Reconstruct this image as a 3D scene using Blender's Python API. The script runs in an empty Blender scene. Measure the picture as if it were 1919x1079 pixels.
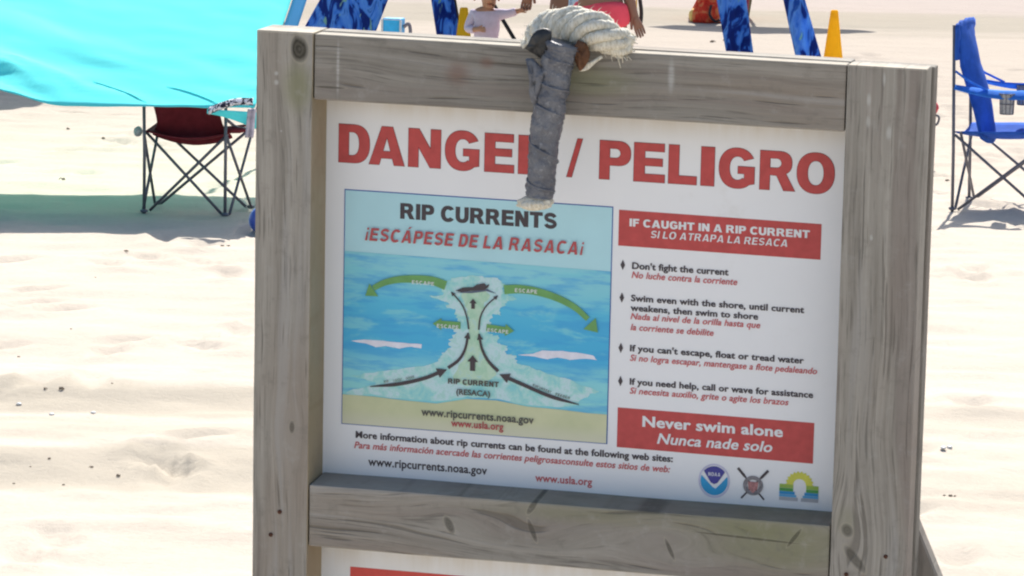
import bpy, bmesh, math, random
import numpy as np
from mathutils import Vector, Matrix, noise
R = math.radians
scene = bpy.context.scene
C = scene.collection
DATA = {'arrow_l': [(0.283, -0.3975), (0.26, -0.3911), (0.2318, -0.3907), (0.2077, -0.3932), (0.1856, -0.3995), (0.1675, -0.4096), (0.1548, -0.4225)],
 'arrow_r': [(0.3755, -0.3975), (0.4002, -0.3949), (0.4281, -0.397), (0.4602, -0.4051), (0.4883, -0.4182), (0.5085, -0.4346), (0.5249, -0.4546)],
 'arrow_sl': [(0.3074, -0.459), (0.2632, -0.459)],
 'arrow_sr': [(0.3488, -0.4592), (0.3928, -0.4617)],
 'banner3': [(0.1361, -0.861)],
 'banners': [[(0.5526, -0.2605), (0.8661, -0.2622), (0.8654, -0.3174), (0.5525, -0.3165)], [(0.5577, -0.571), (0.8653, -0.5724), (0.8653, -0.6367), (0.5593, -0.6341)]],
 'blk': [[(0.3208, -0.464), (0.3172, -0.4443), (0.3088, -0.4249), (0.2924, -0.4073)], [(0.3368, -0.4637), (0.3392, -0.4427), (0.3489, -0.4241), (0.3653, -0.4081)],
         [(0.2894, -0.5278), (0.3064, -0.5132), (0.3161, -0.4945), (0.3201, -0.4701)], [(0.369, -0.5275), (0.3526, -0.5119), (0.3422, -0.4926), (0.3374, -0.4705)],
         [(0.1646, -0.5669), (0.2103, -0.5594), (0.2506, -0.5475), (0.2858, -0.5312)], [(0.4979, -0.5709), (0.4518, -0.5607), (0.4074, -0.5451), (0.3727, -0.5325)]],
 'brace': [(1.0245, -0.7193), (1.0615, -0.8018)],
 'cam': {'H': 2.65,
         'f': 8958.45519868232,
         'lean': 0.08813811095772209,
         'pitch': 0.1291543646475804,
         'roll': 0.021068504431770337,
         't': [-0.39683, 7.19456, -1.19341],
         'yaw': 0.22257224079244378},
 'core': [(0.3083, -0.399), (0.3443, -0.3964), (0.3525, -0.4078), (0.3429, -0.4285), (0.3374, -0.4528), (0.34, -0.4847), (0.3505, -0.508), (0.3671, -0.5309),
          (0.3513, -0.5481), (0.3193, -0.5545), (0.2949, -0.5443), (0.3106, -0.519), (0.3181, -0.4903), (0.3215, -0.462), (0.3191, -0.4382), (0.3086, -0.4149)],
 'danger': [('D', 0.108, 0.1585), ('A', 0.1563, 0.2143), ('N', 0.2189, 0.2713), ('G', 0.277, 0.3332), ('E', 0.3395, 0.387), ('R', 0.3926, 0.4484), ('/', 0.4685, 0.4939),
            ('P', 0.5196, 0.5693), ('E', 0.5731, 0.6225), ('L', 0.627, 0.6719), ('I', 0.6771, 0.699), ('G', 0.7049, 0.7621), ('R', 0.7679, 0.8239),
            ('O', 0.8246, 0.8834)],
 'danger_z': [-0.2124, -0.1517, -0.217, -0.1551],
 'diamonds': [(0.5606, -0.3462), (0.5605, -0.3975), (0.5609, -0.4766), (0.5617, -0.529)],
 'ends': [(0.4491, -0.2323)],
 'esc': [[(0.2291, -0.3985), (0.2649, -0.3992)], [(0.3927, -0.3998), (0.4282, -0.4001)], [(0.2701, -0.4649), (0.3051, -0.4652)], [(0.3505, -0.4659), (0.3841, -0.4667)]],
 'flap': [(0.4293, 0.0028), (0.4466, 0.0312), (0.4687, 0.0292), (0.4598, -0.01), (0.4589, -0.0424), (0.4483, -0.0811), (0.4398, -0.0678), (0.4375, -0.0356),
          (0.432, -0.0116)],
 'foam': [(0.2841, -0.3907), (0.3, -0.3828), (0.3319, -0.3782), (0.364, -0.3811), (0.3741, -0.3884), (0.3724, -0.4024), (0.3946, -0.4109), (0.3807, -0.4178),
          (0.3689, -0.4266), (0.3712, -0.4384), (0.3571, -0.4374), (0.3534, -0.4517), (0.3497, -0.468), (0.3699, -0.4725), (0.3661, -0.4828), (0.3821, -0.4856),
          (0.3784, -0.4979), (0.3945, -0.5008), (0.3987, -0.5125), (0.4269, -0.5204), (0.455, -0.5264), (0.4951, -0.5374), (0.5312, -0.5487), (0.5115, -0.5542),
          (0.4959, -0.5694), (0.4721, -0.5772), (0.4161, -0.5774), (0.3679, -0.5718), (0.3196, -0.5726), (0.2714, -0.5831), (0.2147, -0.5825), (0.1701, -0.5798),
          (0.1274, -0.5859), (0.1293, -0.5768), (0.1779, -0.561), (0.1331, -0.5522), (0.1897, -0.5399), (0.2422, -0.53), (0.2743, -0.5196), (0.2781, -0.5053),
          (0.292, -0.4962), (0.2898, -0.4843), (0.3016, -0.4714), (0.2914, -0.4621), (0.3053, -0.4551), (0.2971, -0.4417), (0.2989, -0.4336), (0.2848, -0.4326),
          (0.2887, -0.4243), (0.2564, -0.4166), (0.2805, -0.4129), (0.2763, -0.4052)],
 'handle': [((0.4841, 0.0132), 0.0247), ((0.4774, -0.0154), 0.0231), ((0.4729, -0.0521), 0.0227), ((0.4679, -0.0809), 0.0235), ((0.4613, -0.1342), 0.0223),
            ((0.4579, -0.1915), 0.0205), ((0.4553, -0.2228), 0.0204)],
 'horizon': [(0.1202, -0.3539), (0.5414, -0.3577)],
 'knotpost': [(0.0686, -0.0262), (0.0337, -0.0777), (0.9388, -0.0743), (0.9699, -0.0909), (0.9301, -0.6984), (0.9246, -0.7281), (0.9322, -0.7568), (0.9712, -0.7745),
              (0.0399, -0.7519)],
 'knotrail': [(0.4478, -0.7207), (0.4445, -0.7591), (0.3152, -0.757), (0.6621, -0.7666), (0.814, -0.733), (0.3321, -0.0484), (0.6436, -0.0235)],
 'noaa': [(0.7129, -0.6756), (0.7366, -0.6737), (0.7138, -0.7034)],
 'oars': [(0.7493, -0.6523), (0.7915, -0.6997), (0.7967, -0.6529), (0.7557, -0.6995), (0.7738, -0.6782)],
 'park': [(0.8148, -0.6719), (0.8754, -0.6738), (0.876, -0.691), (0.8155, -0.6909), (0.8457, -0.6713), (0.8162, -0.6934), (0.8757, -0.7009)],
 'picture': [(0.1188, -0.2551), (0.5427, -0.2575), (0.5445, -0.634), (0.1186, -0.6276)],
 'ropepath': [(0.4346, -0.0114), (0.4415, 0.0117), (0.4683, 0.0246), (0.501, 0.0289), (0.5297, 0.0265), (0.5529, 0.0149), (0.5678, 0.0061)],
 'sand': [(0.1201, -0.5876), (0.1701, -0.5827), (0.2148, -0.585), (0.2715, -0.5863), (0.3197, -0.5754), (0.3679, -0.5742), (0.4162, -0.5802), (0.4722, -0.5812),
          (0.5122, -0.5834), (0.5441, -0.5878)],
 'struct': {'a': 0.9086,
            'b': 1.0279,
            'c': -0.1031,
            'g': -0.71,
            'h': -0.7142,
            'i': -0.8095,
            'k': -0.2569,
            'l': -0.6316,
            'm': -0.262,
            'n': -0.3176,
            'o': -0.5725,
            'p1': 0.1179,
            'p2': 0.543,
            'q': -0.6362,
            'r1': 0.5554,
            'w': -0.2141},
 'swim': [(0.2984, -0.4044), (0.3103, -0.3988), (0.3263, -0.3969), (0.3322, -0.3925), (0.3442, -0.3893), (0.3474, -0.393), (0.3522, -0.3903), (0.3507, -0.3952),
          (0.3444, -0.4004), (0.3244, -0.4026), (0.3084, -0.4061)],
 'swim2': [(0.2972, -0.4077), (0.3244, -0.4034), (0.3483, -0.3982), (0.3645, -0.405), (0.3484, -0.4017), (0.3245, -0.4066)],
 'text': [('RIP CURRENTS', 0.2083, 0.4558, -0.297, 0.0244, 'caps', 'black'), ('!ESCÁPESE DE LA RASACA!', 0.152, 0.5012, -0.3349, 0.0211, 'capsi', 'redp'),
          ('IF CAUGHT IN A RIP CURRENT', 0.5695, 0.8482, -0.2851, 0.0121, 'caps', 'white'), ('SI LO ATRAPA LA RESACA', 0.6019, 0.8166, -0.3012, 0.012, 'capsil', 'white'),
          ("Don't fight the current", 0.5751, 0.7248, -0.3512, 0.01, 'b', 'black'), ('No luche contra la corriente', 0.5747, 0.739, -0.3655, 0.01, 'i', 'red'),
          ('Swim even with the shore, until current', 0.5748, 0.8432, -0.4017, 0.0097, 'b', 'black'),
          ('weakens, then swim to shore', 0.5744, 0.7727, -0.417, 0.0096, 'b', 'black'),
          ('Nada al nivel de la orilla hasta que', 0.5747, 0.7766, -0.4302, 0.0096, 'i', 'red'),
          ('la corriente se debilite', 0.5752, 0.7048, -0.4474, 0.0097, 'i', 'red'),
          ("If you can't escape, float or tread water", 0.5752, 0.8456, -0.4806, 0.0097, 'b', 'black'),
          ('Si no logra escapar, mantengase a flote pedaleando', 0.5756, 0.8666, -0.4957, 0.0096, 'i', 'red'),
          ('If you need help, call or wave for assistance', 0.5762, 0.8616, -0.5333, 0.0097, 'b', 'black'),
          ('Si necesita auxilio, grite o agite los brazos', 0.5766, 0.8243, -0.5476, 0.0097, 'i', 'red'),
          ('Never swim alone', 0.5979, 0.8167, -0.598, 0.016, 'b', 'white'), ('Nunca nade solo', 0.6215, 0.8013, -0.6233, 0.016, 'im', 'white'),
          ('More information about rip currents can be found at the following web sites:', 0.1419, 0.6469, -0.6511, 0.0104, 'b', 'black'),
          ('Para más información acercade las corrientes peligrosasconsulte estos sitios de web:', 0.1399, 0.6432, -0.6679, 0.0103, 'i', 'red'),
          ('www.ripcurrents.noaa.gov', 0.1628, 0.3539, -0.6942, 0.0129, 'm', 'black'), ('www.usla.org', 0.4308, 0.5212, -0.6985, 0.0116, 'm', 'red'),
          ('www.ripcurrents.noaa.gov', 0.2477, 0.4271, -0.6065, 0.012, 'm', 'blackp'), ('www.usla.org', 0.2956, 0.3792, -0.6204, 0.0112, 'm', 'redp'),
          ('RIP CURRENT', 0.2895, 0.3704, -0.5525, 0.0085, 'capsl', 'blackp'), ('(RESACA)', 0.303, 0.3567, -0.5685, 0.0085, 'b', 'blackp')],
 'topknot': [(0.0686, -0.0262)],
 'up': [[(0.327, -0.4312), (0.3267, -0.4152)], [(0.3281, -0.5297), (0.328, -0.5048)]],
 'wave': [[(0.1331, -0.4965), (0.1525, -0.4926), (0.185, -0.4927), (0.2174, -0.4936), (0.2468, -0.4935), (0.2457, -0.5004), (0.2296, -0.4987), (0.2094, -0.503),
           (0.1891, -0.5005), (0.173, -0.5033), (0.1567, -0.4988)],
          [(0.3992, -0.4996), (0.4223, -0.4955), (0.4382, -0.4896), (0.47, -0.4881), (0.5019, -0.4897), (0.5179, -0.4917), (0.524, -0.4985), (0.5061, -0.4974),
           (0.4823, -0.5015), (0.4623, -0.4986), (0.4465, -0.503), (0.4264, -0.5)]]}
G_ = {'ball': (-1.172, 22.2),
 'blF': (2.322, 24.251),
 'blN': (2.191, 23.744),
 'cone1': (2.008, 30.3),
 'cone2': (-0.342, 30.3),
 'coneh': [0.532, 0.51],
 'cool': (-0.753, 29),
 'coolh': 0.522,
 'cyan': [(-2.444, 0.607), (-2.115, 0.555), (-1.811, 0.544), (-1.432, 0.552), (-1.23, 0.561)],
 'legs': [[(-1.286, 0.482), (-1.38, 0.307), (-0.846, 0.492), (-0.909, 0.317)], [(-0.566, 0.498), (-0.527, 0.283), (-0.42, 0.501), (-0.374, 0.276)],
          [(1.293, 0.537), (1.361, 0.198), (1.484, 0.541), (1.534, 0.202)], [(1.726, 0.546), (1.812, 0.183), (1.864, 0.549), (1.979, 0.177)]],
 'orange': (1.435, 36.347),
 'pack': (2.16, 26.0),
 'people': {'ad': (0.349, 0),
            'ahand': (0.054, 0.742),
            'kel': (0.592, 0.898),
            'khand': (0.666, 0.662),
            'kid': (0.458, 0),
            'kidh': 1.5,
            'st': (0.647, 0.695),
            'tod': (-0.182, 0),
            'tod_el': (-0.112, -0.02, 0.561),
            'tod_er': (0.133, -0.02, 0.659),
            'tod_hl': (-0.026, -0.1, 0.569),
            'tod_hr': (0.216, -0.04, 0.689),
            'todh': 0.84,
            'tw': (0.314, 0.722)},
 'pole': [(-0.161, 0.506), (0.0, 0.26)],
 'redL': (-1.78, 22.88),
 'redR': (-1.385, 22.8),
 'redchair': (1.759, 36.661),
 'scraps': [(-1.669, 16.975, 0.011), (-1.612, 16.982, 0.0175), (-1.74, 18.726, 0.006), (-1.878, 18.07, 0.009), (-1.506, 15.468, 0.009), (-1.359, 15.403, 0.009),
            (-1.264, 15.291, 0.0125), (-1.429, 15.169, 0.007), (-1.558, 15.388, 0.005), (-1.321, 21.583, 0.0125), (-1.302, 21.707, 0.01), (-1.796, 20.45, 0.005),
            (1.418, 15.308, 0.007), (1.439, 15.3, 0.011), (1.452, 15.302, 0.007), (1.403, 34.355, 0.025), (1.512, 34.484, 0.03), (-2.542, 27.054, 0.015),
            (-2.284, 26.429, 0.0175), (-2.299, 24.258, 0.02), (-1.73, 21.273, 0.0125), (2.289, 25.164, 0.015), (-1.436, 17.057, 0.006), (-1.227, 15.368, 0.007),
            (3.114, 30.987, 0.015), (-1.593, 15.199, 0.006)],
 'shells': [(-1.742, 16.778), (-1.465, 16.632), (1.489, 16.174), (1.513, 16.2), (-1.606, 16.577)],
 'umb': (2.1, 37.7),
 'umbfoot': (1.747, 36.94)}
S = DATA['struct']
# ---------------------------------------------------------------- camera, sky, sun, exposure
CAM = DATA['cam']
SUN_EL, SUN_AZ = 43.0, 8.0            # sun stands behind the sign, a little to the right
cam_d = bpy.data.cameras.new('camera'); cam = bpy.data.objects.new('camera', cam_d); C.objects.link(cam)
cam.matrix_world = Matrix.Translation((0, 0, CAM['H'])) @ Matrix.Rotation(R(90) - CAM['pitch'], 4, 'X') @ Matrix.Rotation(CAM['roll'], 4, 'Z')
cam_d.sensor_width = 36; cam_d.lens = CAM['f'] / 1919 * 36; cam_d.clip_end = 3000; cam_d.clip_start = .1
scene.camera = cam
w = bpy.data.worlds.new('World'); scene.world = w; w.use_nodes = True
wt = w.node_tree; bg = wt.nodes['Background']
sky = wt.nodes.new('ShaderNodeTexSky'); sky.sky_type = 'NISHITA'; sky.sun_disc = False
sky.sun_elevation = R(SUN_EL); sky.sun_rotation = R(SUN_AZ); sky.dust_density = 2.0
wt.links.new(sky.outputs[0], bg.inputs[0]); bg.inputs[1].default_value = 0.105
sd = bpy.data.lights.new('sun', 'SUN'); sd.energy = 4.7; sd.angle = R(0.5); sd.color = (1, .955, .88)
sun = bpy.data.objects.new('sun', sd); C.objects.link(sun)
sdir = Vector((math.sin(R(SUN_AZ)) * math.cos(R(SUN_EL)), math.cos(R(SUN_AZ)) * math.cos(R(SUN_EL)), math.sin(R(SUN_EL))))
sun.rotation_euler = sdir.to_track_quat('Z', 'Y').to_euler(); sun.location = (0, 0, 20)
scene.view_settings.view_transform = 'Standard'; scene.view_settings.look = 'None'
scene.view_settings.exposure = 0.80; scene.view_settings.gamma = 1
scene.view_settings.use_curve_mapping = False
scene.render.engine = 'CYCLES'
scene.cycles.filter_width = 2.15
# ---------------------------------------------------------------- node helper and materials
class NT:
    def __init__(s, name, rough=.7, spec=.3):
        s.m = bpy.data.materials.new(name); s.m.use_nodes = True; s.t = s.m.node_tree
        s.b = s.t.nodes['Principled BSDF']; s.b.inputs['Roughness'].default_value = rough
        s.b.inputs['Specular IOR Level'].default_value = spec
        s.tc = None
    def put(s, sock, v):
        if isinstance(v, bpy.types.NodeSocket): s.t.links.new(v, sock)
        elif isinstance(v, (tuple, list)) and len(v) == 3 and sock.type == 'RGBA': sock.default_value = (*v, 1)
        else: sock.default_value = v
    def obj(s):
        if not s.tc: s.tc = s.t.nodes.new('ShaderNodeTexCoord')
        return s.tc.outputs['Object']
    def sep(s, v):
        n = s.t.nodes.new('ShaderNodeSeparateXYZ'); s.put(n.inputs[0], v); return n.outputs
    def comb(s, x, y, z):
        n = s.t.nodes.new('ShaderNodeCombineXYZ')
        for i, v in enumerate((x, y, z)): s.put(n.inputs[i], v)
        return n.outputs[0]
    def M(s, op, a, b=0.0, c=0.0, clamp=False):
        n = s.t.nodes.new('ShaderNodeMath'); n.operation = op; n.use_clamp = clamp
        s.put(n.inputs[0], a); s.put(n.inputs[1], b); s.put(n.inputs[2], c); return n.outputs[0]
    def noise(s, vec, scale, detail=3, rough=.55, dist=0.0):
        n = s.t.nodes.new('ShaderNodeTexNoise'); s.put(n.inputs['Vector'], vec); n.inputs['Scale'].default_value = scale
        n.inputs['Detail'].default_value = detail; n.inputs['Roughness'].default_value = rough; n.inputs['Distortion'].default_value = dist
        return n.outputs['Fac']
    def ramp(s, f, stops, interp='LINEAR'):
        n = s.t.nodes.new('ShaderNodeValToRGB'); s.put(n.inputs[0], f); e = n.color_ramp; e.interpolation = interp
        while len(e.elements) < len(stops): e.elements.new(.5)
        for el, (p_, c_) in zip(e.elements, stops):
            el.position = p_; el.color = (*c_, 1) if isinstance(c_, (tuple, list)) else (c_, c_, c_, 1)
        return n.outputs[0]
    def mix(s, f, a, b):
        n = s.t.nodes.new('ShaderNodeMix'); n.data_type = 'RGBA'
        s.put(n.inputs[0], f); s.put(n.inputs[6], a); s.put(n.inputs[7], b); return n.outputs[2]
    def range(s, v, a, b, c=0.0, d=1.0):
        n = s.t.nodes.new('ShaderNodeMapRange'); n.interpolation_type = 'SMOOTHSTEP'
        for i, q in enumerate((v, a, b, c, d)): s.put(n.inputs[i], q)
        return n.outputs[0]
    def bump(s, h, strength=.3, dist=.01):
        n = s.t.nodes.new('ShaderNodeBump'); s.put(n.inputs['Height'], h); n.inputs['Strength'].default_value = strength
        n.inputs['Distance'].default_value = dist; s.t.links.new(n.outputs[0], s.b.inputs['Normal'])
    def color(s, c): s.put(s.b.inputs['Base Color'], c)

def plain(name, col, rough=.6, var=.12, scale=30, spec=.3, metal=0, bump=0.0):
    n = NT(name, rough, spec); f = n.noise(n.obj(), scale, 4)
    lo = tuple(c * (1 - var) for c in col); hi = tuple(min(1, c * (1 + var)) for c in col)
    n.color(n.ramp(f, [(.3, lo), (.7, hi)])); n.b.inputs['Metallic'].default_value = metal
    if bump: n.bump(f, .5, bump)
    return n.m

def cloth(name, col, trans=.35, var=.08, scale=12, col2=None):
    n = NT(name, .85, .1); f = n.noise(n.obj(), scale, 4)
    lo = tuple(c * (1 - var) for c in col); hi = tuple(min(1, c * (1 + var)) for c in col)
    c = n.ramp(f, [(.3, lo), (.7, col2 or hi)]); n.color(c)
    g = n.noise(n.obj(), 260, 2); n.bump(g, .15, .002)
    if trans:
        tb = n.t.nodes.new('ShaderNodeBsdfTranslucent'); n.t.links.new(c, tb.inputs[0])
        mx = n.t.nodes.new('ShaderNodeMixShader'); mx.inputs[0].default_value = trans
        n.t.links.new(n.b.outputs[0], mx.inputs[1]); n.t.links.new(tb.outputs[0], mx.inputs[2])
        n.t.links.new(mx.outputs[0], n.t.nodes['Material Output'].inputs[0])
    return n.m

def wood(name, along, seed, knots=(), green=(), chalk=(), tone=1.0, rust=(), inner=None):
    """weathered grey timber; grain runs along one axis and bends round the knots"""
    n = NT(name, .85, .15); x, y, z = n.sep(n.obj())
    u, v = (x, z) if along == 'X' else (z, x)
    def ell(e, wob=None):
        ex, ez, ra, rb, an = e
        du = n.M('SUBTRACT', x, ex); dv = n.M('SUBTRACT', z, ez); ca, sa = math.cos(R(an)), math.sin(R(an))
        p_ = n.M('DIVIDE', n.M('ADD', n.M('MULTIPLY', du, ca), n.M('MULTIPLY', dv, sa)), ra)
        q_ = n.M('DIVIDE', n.M('SUBTRACT', n.M('MULTIPLY', dv, ca), n.M('MULTIPLY', du, sa)), rb)
        return n.M('SQRT', n.M('ADD', n.M('MULTIPLY', p_, p_), n.M('MULTIPLY', q_, q_)))
    lw = n.noise(n.comb(n.M('MULTIPLY', u, 3.0), seed, n.M('MULTIPLY', v, 7.0)), 1, 2)
    vv = n.M('ADD', v, n.M('MULTIPLY', lw, .022))
    for e in knots:
        ku, kv = (e[0], e[1]) if along == 'X' else (e[1], e[0])
        a_ = n.M('DIVIDE', n.M('SUBTRACT', u, ku), max(e[2], e[3]) * 6); b_ = n.M('DIVIDE', n.M('SUBTRACT', v, kv), max(e[2], e[3]) * 2.6)
        g = n.M('EXPONENT', n.M('MULTIPLY', n.M('ADD', n.M('MULTIPLY', a_, a_), n.M('MULTIPLY', b_, b_)), -1.0))
        vv = n.M('SUBTRACT', vv, n.M('MULTIPLY', n.M('MULTIPLY', n.M('SUBTRACT', v, kv), g), .62))
    g1 = n.noise(n.comb(n.M('MULTIPLY', u, 2.0), n.M('ADD', n.M('MULTIPLY', y, 8.0), seed * 3.1), n.M('MULTIPLY', vv, 85)), 1, 6, .7)
    g2 = n.noise(n.comb(n.M('MULTIPLY', u, 9), seed + 7, n.M('MULTIPLY', vv, 260)), 1, 3, .6)
    g3 = n.noise(n.comb(n.M('MULTIPLY', u, 1.3), seed + 2, n.M('MULTIPLY', v, 6)), 1, 3)
    t = tone
    c = n.ramp(g1, [(.28, (.185*t, .168*t, .145*t)), (.43, (.265*t, .247*t, .217*t)), (.58, (.31*t, .29*t, .256*t)), (.72, (.38*t, .355*t, .315*t))])
    c = n.mix(n.M('MULTIPLY', n.range(g2, .47, .3), .65), c, (.125, .115, .10))
    c = n.mix(n.range(g3, .48, .66, 0, .55), c, (.29, .24, .195))
    g4 = n.noise(n.comb(n.M('MULTIPLY', u, .9), seed + 12, n.M('MULTIPLY', vv, 30)), 1, 3)
    c = n.mix(n.range(g4, .52, .66, 0, .6), c, (.235, .20, .178)); c = n.mix(n.range(g4, .46, .36, 0, .5), c, (.36, .35, .335))
    c = n.mix(n.range(z, -.0045, -.0015, 0, .6), c, (.56, .50, .40))
    for e in green: c = n.mix(n.M('MULTIPLY', n.range(ell(e), 1.15, .2), n.range(lw, .3, .6, .2, .65)), c, (.215, .22, .12))
    for e in chalk: c = n.mix(n.M('MULTIPLY', n.range(ell(e), 1.2, .2), n.range(g2, .3, .6, .25, .6)), c, (.55, .55, .53))
    for e in rust: c = n.mix(n.M('MULTIPLY', n.range(ell(e), 1.4, .1), .5), c, (.20, .10, .075))
    for e in knots:
        d_ = ell(e); c = n.mix(n.range(n.M('ADD', d_, n.M('MULTIPLY', n.M('SUBTRACT', g2, .5), .5)), 1.3, .7, 0, .93 if max(e[2], e[3]) > .0172 and along == 'Z' and e[1] > -.2 else .62), c, n.mix(n.M('MULTIPLY', n.M('ADD', n.M('SINE', n.M('MULTIPLY', n.M('ADD', d_, g2), 15.0)), 1.0), .5), (.036, .034, .027), (.085, .078, .06)))
        c = n.mix(n.M('MULTIPLY', n.range(n.M('ABSOLUTE', n.M('SUBTRACT', d_, 1.25)), .16, .0), .5), c, (.36, .33, .26))
    g5 = n.noise(n.comb(n.M('MULTIPLY', u, 5.0), seed + 31, n.M('MULTIPLY', vv, 150)), 1, 2, .5); crack = n.range(g5, .36, .30)
    c = n.mix(n.M('MULTIPLY', crack, .5), c, (.10, .088, .072))
    mt = n.noise(n.obj(), 28, 5, .7); c = n.mix(n.range(mt, .52, .75, 0, .45), c, (.17, .16, .14)); c = n.mix(n.range(mt, .46, .28, 0, .3), c, (.40, .39, .365))
    if inner: c = n.mix(n.range(x, inner - .0012, inner, 0, .55), c, (.36, .28, .15))  # inner face yellowed in the colour, for warm light bounced off the sand
    n.color(c)
    n.bump(n.M('ADD', n.M('SUBTRACT', n.M('MULTIPLY', g1, .6), crack), n.M('MULTIPLY', g2, .5)), .6, .0025)
    return n.m

# ---------------------------------------------------------------- object helpers
def link(name, me, m, parent=None, smooth=False, loc=None):
    me.name = name
    if m: me.materials.clear(); me.materials.append(m)
    if smooth: me.polygons.foreach_set('use_smooth', [True] * len(me.polygons)); me.update()
    o = bpy.data.objects.new(name, me); C.objects.link(o)
    if parent: o.parent = parent
    if loc: o.location = loc
    return o
def from_py(name, vs, fs, m, parent=None, smooth=False):
    me = bpy.data.meshes.new(name); me.from_pydata([tuple(v) for v in vs], [], fs); me.validate(); me.update()
    return link(name, me, m, parent, smooth)
def from_bm(name, bm, m, parent=None, smooth=False):
    me = bpy.data.meshes.new(name); bm.to_mesh(me); bm.free(); return link(name, me, m, parent, smooth)
def thing(name, label, cat, loc=(0, 0, 0), rz=0, group=None):
    o = bpy.data.objects.new(name, None); C.objects.link(o); o.location = loc; o.rotation_euler = (0, 0, rz)
    o.empty_display_size = .1
    return tag(o, label, cat, group)
def tag(o, label=None, cat=None, group=None, kind=None):
    for k, v in (('label', label), ('category', cat), ('group', group), ('kind', kind)):
        if v: o[k] = v
    return o
def box(name, lo, hi, m, parent=None, bev=.003, seg=2, jig=0.0, seed=1):
    bm = bmesh.new(); bmesh.ops.create_cube(bm, size=1)
    for v in bm.verts:
        v.co = Vector([(lo[i] + hi[i]) / 2 + v.co[i] * (hi[i] - lo[i]) for i in range(3)])
    L_ = max(range(3), key=lambda i: hi[i] - lo[i])
    if jig:
        es = [e for e in bm.edges if abs((e.verts[0].co - e.verts[1].co)[L_]) > 1e-4]
        bmesh.ops.subdivide_edges(bm, edges=es, cuts=14, use_grid_fill=True)
        for v in bm.verts:
            d = noise.noise_vector(v.co * 6 + Vector((seed, 0, 0))); v.co += d * jig
    if bev: bmesh.ops.bevel(bm, geom=[e for e in bm.edges if e.calc_face_angle(0) > .8], offset=bev, segments=seg, affect='EDGES', profile=.6)
    return from_bm(name, bm, m, parent, False)
def frames(pts):
    pts = [Vector(p_) for p_ in pts]; out = []; up = Vector((0, 0, 1)); prev = None
    for i, p_ in enumerate(pts):
        t = (pts[min(i + 1, len(pts) - 1)] - pts[max(i - 1, 0)]).normalized()
        if prev is None:
            a = t.cross(up); a = t.cross(Vector((1, 0, 0))) if a.length < 1e-3 else a
            a.normalize()
        else: a = (prev - t * prev.dot(t)).normalized()
        prev = a; out.append((p_, t, a, t.cross(a)))
    return out
def tube_data(pts, r, n=8, base=0, rf=None):
    vs, fs = [], []; fr = frames(pts); k = len(fr)
    for i, (p_, t, a, b) in enumerate(fr):
        rr = r[i] if isinstance(r, (list, tuple)) else r
        for j in range(n):
            an = 2 * math.pi * j / n; q = rr * (rf(i / (k - 1), an) if rf else 1)
            vs.append(p_ + (a * math.cos(an) + b * math.sin(an)) * q)
    for i in range(k - 1):
        for j in range(n):
            fs.append((base + i*n + j, base + i*n + (j+1) % n, base + (i+1)*n + (j+1) % n, base + (i+1)*n + j))
    fs.append(tuple(base + j for j in range(n))[::-1]); fs.append(tuple(base + (k-1)*n + j for j in range(n)))
    return vs, fs
def tube(name, pts, r, m, parent=None, n=8, rf=None):
    vs, fs = tube_data(pts, r, n, 0, rf); return from_py(name, vs, fs, m, parent, True)
def tubes(name, lst, m, parent=None, n=8):
    V, F = [], []
    for pts, r in lst:
        vs, fs = tube_data(pts, r, n, len(V)); V += vs; F += fs
    return from_py(name, V, F, m, parent, True)
def curve_pts(pts, n=8):
    """Catmull-Rom through pts"""
    P = [Vector(q) for q in pts]; P = [P[0]*2 - P[1]] + P + [P[-1]*2 - P[-2]]; out = []
    for i in range(1, len(P) - 2):
        for k in range(n):
            t = k / n; a, b, c, d = P[i-1:i+3]
            out.append(.5 * ((2*b) + (c-a)*t + (2*a-5*b+4*c-d)*t*t + (3*b-a-3*c+d)*t**3))
    return out + [P[-2]]
def ball(name, c, r, m, parent=None, sub=2, disp=0, seed=0):
    bm = bmesh.new(); bmesh.ops.create_icosphere(bm, subdivisions=sub, radius=1)
    r = r if isinstance(r, (tuple, list)) else (r, r, r)
    for v in bm.verts:
        k = 1 + disp * noise.noise(v.co * 2.2 + Vector((seed, 0, 0)))
        v.co = Vector((c[0] + v.co.x * r[0] * k, c[1] + v.co.y * r[1] * k, c[2] + v.co.z * r[2] * k))
    return from_bm(name, bm, m, parent, True)
def sheet(name, f, nu, nv, m, parent=None, thick=0.0):
    vs = [f(i / nu, j / nv) for j in range(nv + 1) for i in range(nu + 1)]
    fs = [(j*(nu+1)+i, j*(nu+1)+i+1, (j+1)*(nu+1)+i+1, (j+1)*(nu+1)+i) for j in range(nv) for i in range(nu)]
    o = from_py(name, vs, fs, m, parent, True)
    if thick:
        md = o.modifiers.new('thickness', 'SOLIDIFY'); md.thickness = thick; md.offset = 0
    return o
def evald(o):
    dg = bpy.context.evaluated_depsgraph_get(); dg.update()
    return bpy.data.meshes.new_from_object(o.evaluated_get(dg))
def flat(name, contours, Y, m, parent, offset=0.0):
    """a flat printed shape on the sign: closed outlines in (x, z), inner outlines are holes"""
    cu = bpy.data.curves.new(name, 'CURVE'); cu.dimensions = '2D'; cu.fill_mode = 'BOTH'; cu.offset = offset
    for c in contours:
        sp = cu.splines.new('POLY'); sp.points.add(len(c) - 1); sp.use_cyclic_u = True
        for i, q in enumerate(c): sp.points[i].co = (q[0], q[1], 0, 1)
    o = bpy.data.objects.new('tmp', cu); C.objects.link(o); me = evald(o); bpy.data.objects.remove(o)
    for v in me.vertices: v.co = (v.co.x, Y, v.co.y)
    return link(name, me, m, parent)
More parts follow.
